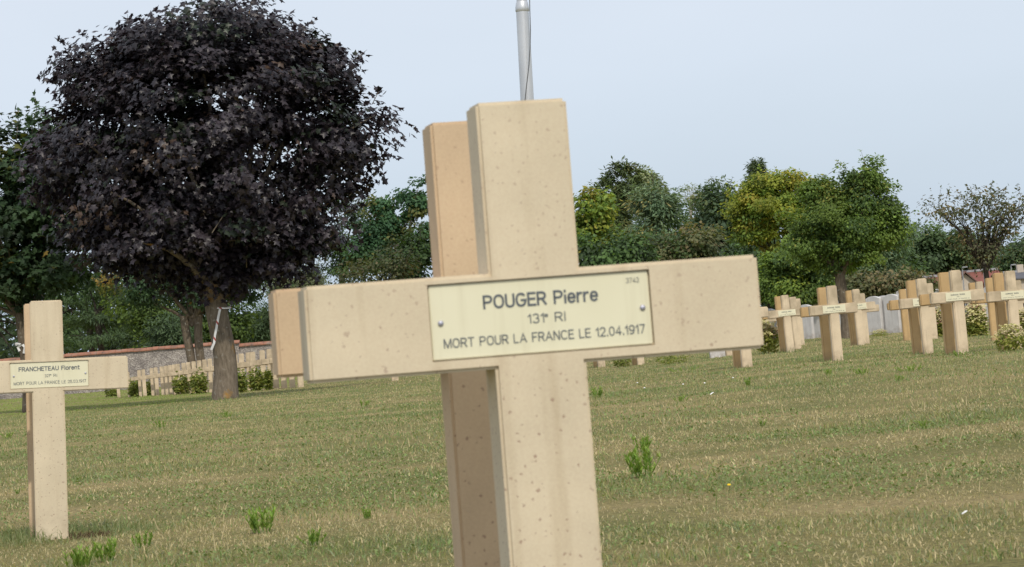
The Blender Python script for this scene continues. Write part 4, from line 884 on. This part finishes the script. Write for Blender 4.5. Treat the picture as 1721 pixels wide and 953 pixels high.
daisy('yellow dandelion on the lawn right of the big stem', 1225, 830, 'yellow', .009)
for lb, x, y in (('leftmost white daisy under the big right arm', 1071, 648), ('second white daisy under the big right arm', 1083, 657), ('white daisy near the arm centre on the lawn', 1148, 651), ('white daisy left of the large feather', 1184, 649), ('white daisy between grass patches further left of the feather', 1232, 640)):
    daisy(lb, x, y, 'white', .012)

# ------------------------------------------------------------------ houses and lamps beyond the wood
def flat(name, c, rough=.85, sc_=4.0, v=.25):
    m, t, b = mat(name, rough, .2); n = N(t, 'ShaderNodeTexNoise', Scale=sc_, Detail=4.0); t.links.new(coords(t, False), n.inputs['Vector'])
    t.links.new(ramp(t, n.outputs['Fac'], [(.3, tuple(x * (1 - v) for x in c)), (.7, tuple(x * (1 + v * .5) for x in c))]), b.inputs['Base Color']); return m
M['roof_brown'] = flat('brown_tile', (.19, .115, .095)); M['roof_red'] = flat('red_tile', (.26, .105, .085)); M['roof_grey'] = flat('slate', (.13, .13, .145)); M['render'] = flat('pale_render', (.55, .48, .40), v=.1); M['brick'] = flat('red_brick', (.30, .11, .075)); M['glass'] = flat('window_glass', (.05, .06, .07), .15)
M['grey_cap'] = flat('grey_ridge', (.36, .36, .38))
def house(label, x0, x1, ridge_y, eave_y, d, wall_m, roof_m, gable=False, depth=7.0, chimney=None):
    xm = (x0 + x1) / 2; a = at(x0, ridge_y, d); e = at(x1, ridge_y, d); c = at(xm, ridge_y, d); ez = at(xm, eave_y, d).z; gz = float(ground(c.x, d))
    root = empty('house', (c.x, d, gz)); tag(root, label, 'house', 'houses beyond the wood'); hw = abs(e.x - a.x) / 2; eh = ez - gz; rh = c.z - gz
    bm = bmesh.new()
    if gable:
        pts = [(-hw, -.3), (hw, -.3), (hw, eh), (0, rh - .12), (-hw, eh)]
        fr = [bm.verts.new((x, 0, z)) for x, z in pts]; bk = [bm.verts.new((x, depth, z)) for x, z in pts]
    else:
        pts = [(0, -.3), (depth, -.3), (depth, eh), (depth / 2, rh - .12), (0, eh)]
        fr = [bm.verts.new((-hw, y, z)) for y, z in pts]; bk = [bm.verts.new((hw, y, z)) for y, z in pts]
    bm.faces.new(fr); bm.faces.new(bk[::-1])
    for k in range(5): q = (k + 1) % 5; bm.faces.new((fr[q], fr[k], bk[k], bk[q]))
    bmesh.ops.recalc_face_normals(bm, faces=bm.faces[:]); link('wall', bm_mesh('wall', bm), M[wall_m], root)
    bm = bmesh.new(); ov = .35
    for sgn in (-1, 1):
        if gable: q = [(0, -ov, rh), (sgn * (hw + ov), -ov, eh - ov * (rh - eh) / hw), (sgn * (hw + ov), depth + ov, eh - ov * (rh - eh) / hw), (0, depth + ov, rh)]
        else:
            ye = depth / 2 + sgn * (depth / 2 + ov); q = [(-hw - ov, depth / 2, rh), (-hw - ov, ye, eh - ov * (rh - eh) / (depth / 2)), (hw + ov, ye, eh - ov * (rh - eh) / (depth / 2)), (hw + ov, depth / 2, rh)]
        u = [bm.verts.new(p) for p in q]; l = [bm.verts.new((p[0], p[1], p[2] + .12)) for p in q]
        bm.faces.new(u); bm.faces.new(l[::-1])
        for k in range(4): bm.faces.new((u[k], l[k], l[(k + 1) % 4], u[(k + 1) % 4]))
    bmesh.ops.recalc_face_normals(bm, faces=bm.faces[:]); rf = link('roof', bm_mesh('roof', bm), M[roof_m], root)
    if not gable:
        link('ridge', box_mesh('ridge', (-hw - ov, depth / 2 - .25, rh + .06), (hw + ov, depth / 2 + .25, rh + .28), .03), M['grey_cap'], rf)
    if chimney:
        link('chimney', box_mesh('chimney', (hw * chimney - .3, depth / 2 - .3, rh - .2), (hw * chimney + .3, depth / 2 + .3, rh + .8), .03), M['render'], rf)
    for k in (-.5, .5):
        wz = eh * .45; wn = link('window', box_mesh('window', (k * hw - .45, -.06, wz), (k * hw + .45, .05, wz + eh * .35), .01), M['render'], root)
        link('pane', box_mesh('pane', (k * hw - .36, -.075, wz + .08), (k * hw + .36, -.03, wz + eh * .35 - .08)), M['glass'], wn)
house('pale gabled house with brown roof peeking out right of the tallest cross', 1603, 1640, 458, 477, 215, 'render', 'roof_brown', True)
house('long red roofed house with grey ridge behind the sparse tree trunk', 1634, 1682, 456, 474, 235, 'brick', 'roof_red')
house('small red roofed house left of the tallest cross', 1566, 1592, 466, 484, 225, 'render', 'roof_red')
house('grey slate roofed house with chimney at the right edge', 1702, 1738, 458, 468, 250, 'render', 'roof_grey', chimney=.35)
def lamp(label, px_, top, d, arm_px):
    c = at(px_, top, d); gz = float(ground(c.x, d)); root = empty('street_lamp', (c.x, d, gz)); tag(root, label, 'street lamp', 'street lamps near the houses'); h = c.z - gz; a_ = arm_px / ppm(d)
    Vt, Qt = tube_np([([(0, 0, -.2), (0, 0, h * .5), (0, 0, h)], [.055, .045, .035])], 8); link('pole', np_mesh('pole', Vt, Qt), M['lamp'], root, True)
    link('lamp_head', box_mesh('lamp_head', (min(0, a_), -.1, h - .02), (max(0, a_), .1, h + .08), .02), M['lamp'], root)
lamp('grey street lamp over the grey roof at the right edge', 1699, 446, 205, 9)
lamp('grey street lamp just left of the sparse tree trunk', 1652, 444, 205, -8)
lamp('grey street lamp directly above the brown gabled roof', 1617, 450, 205, 9)
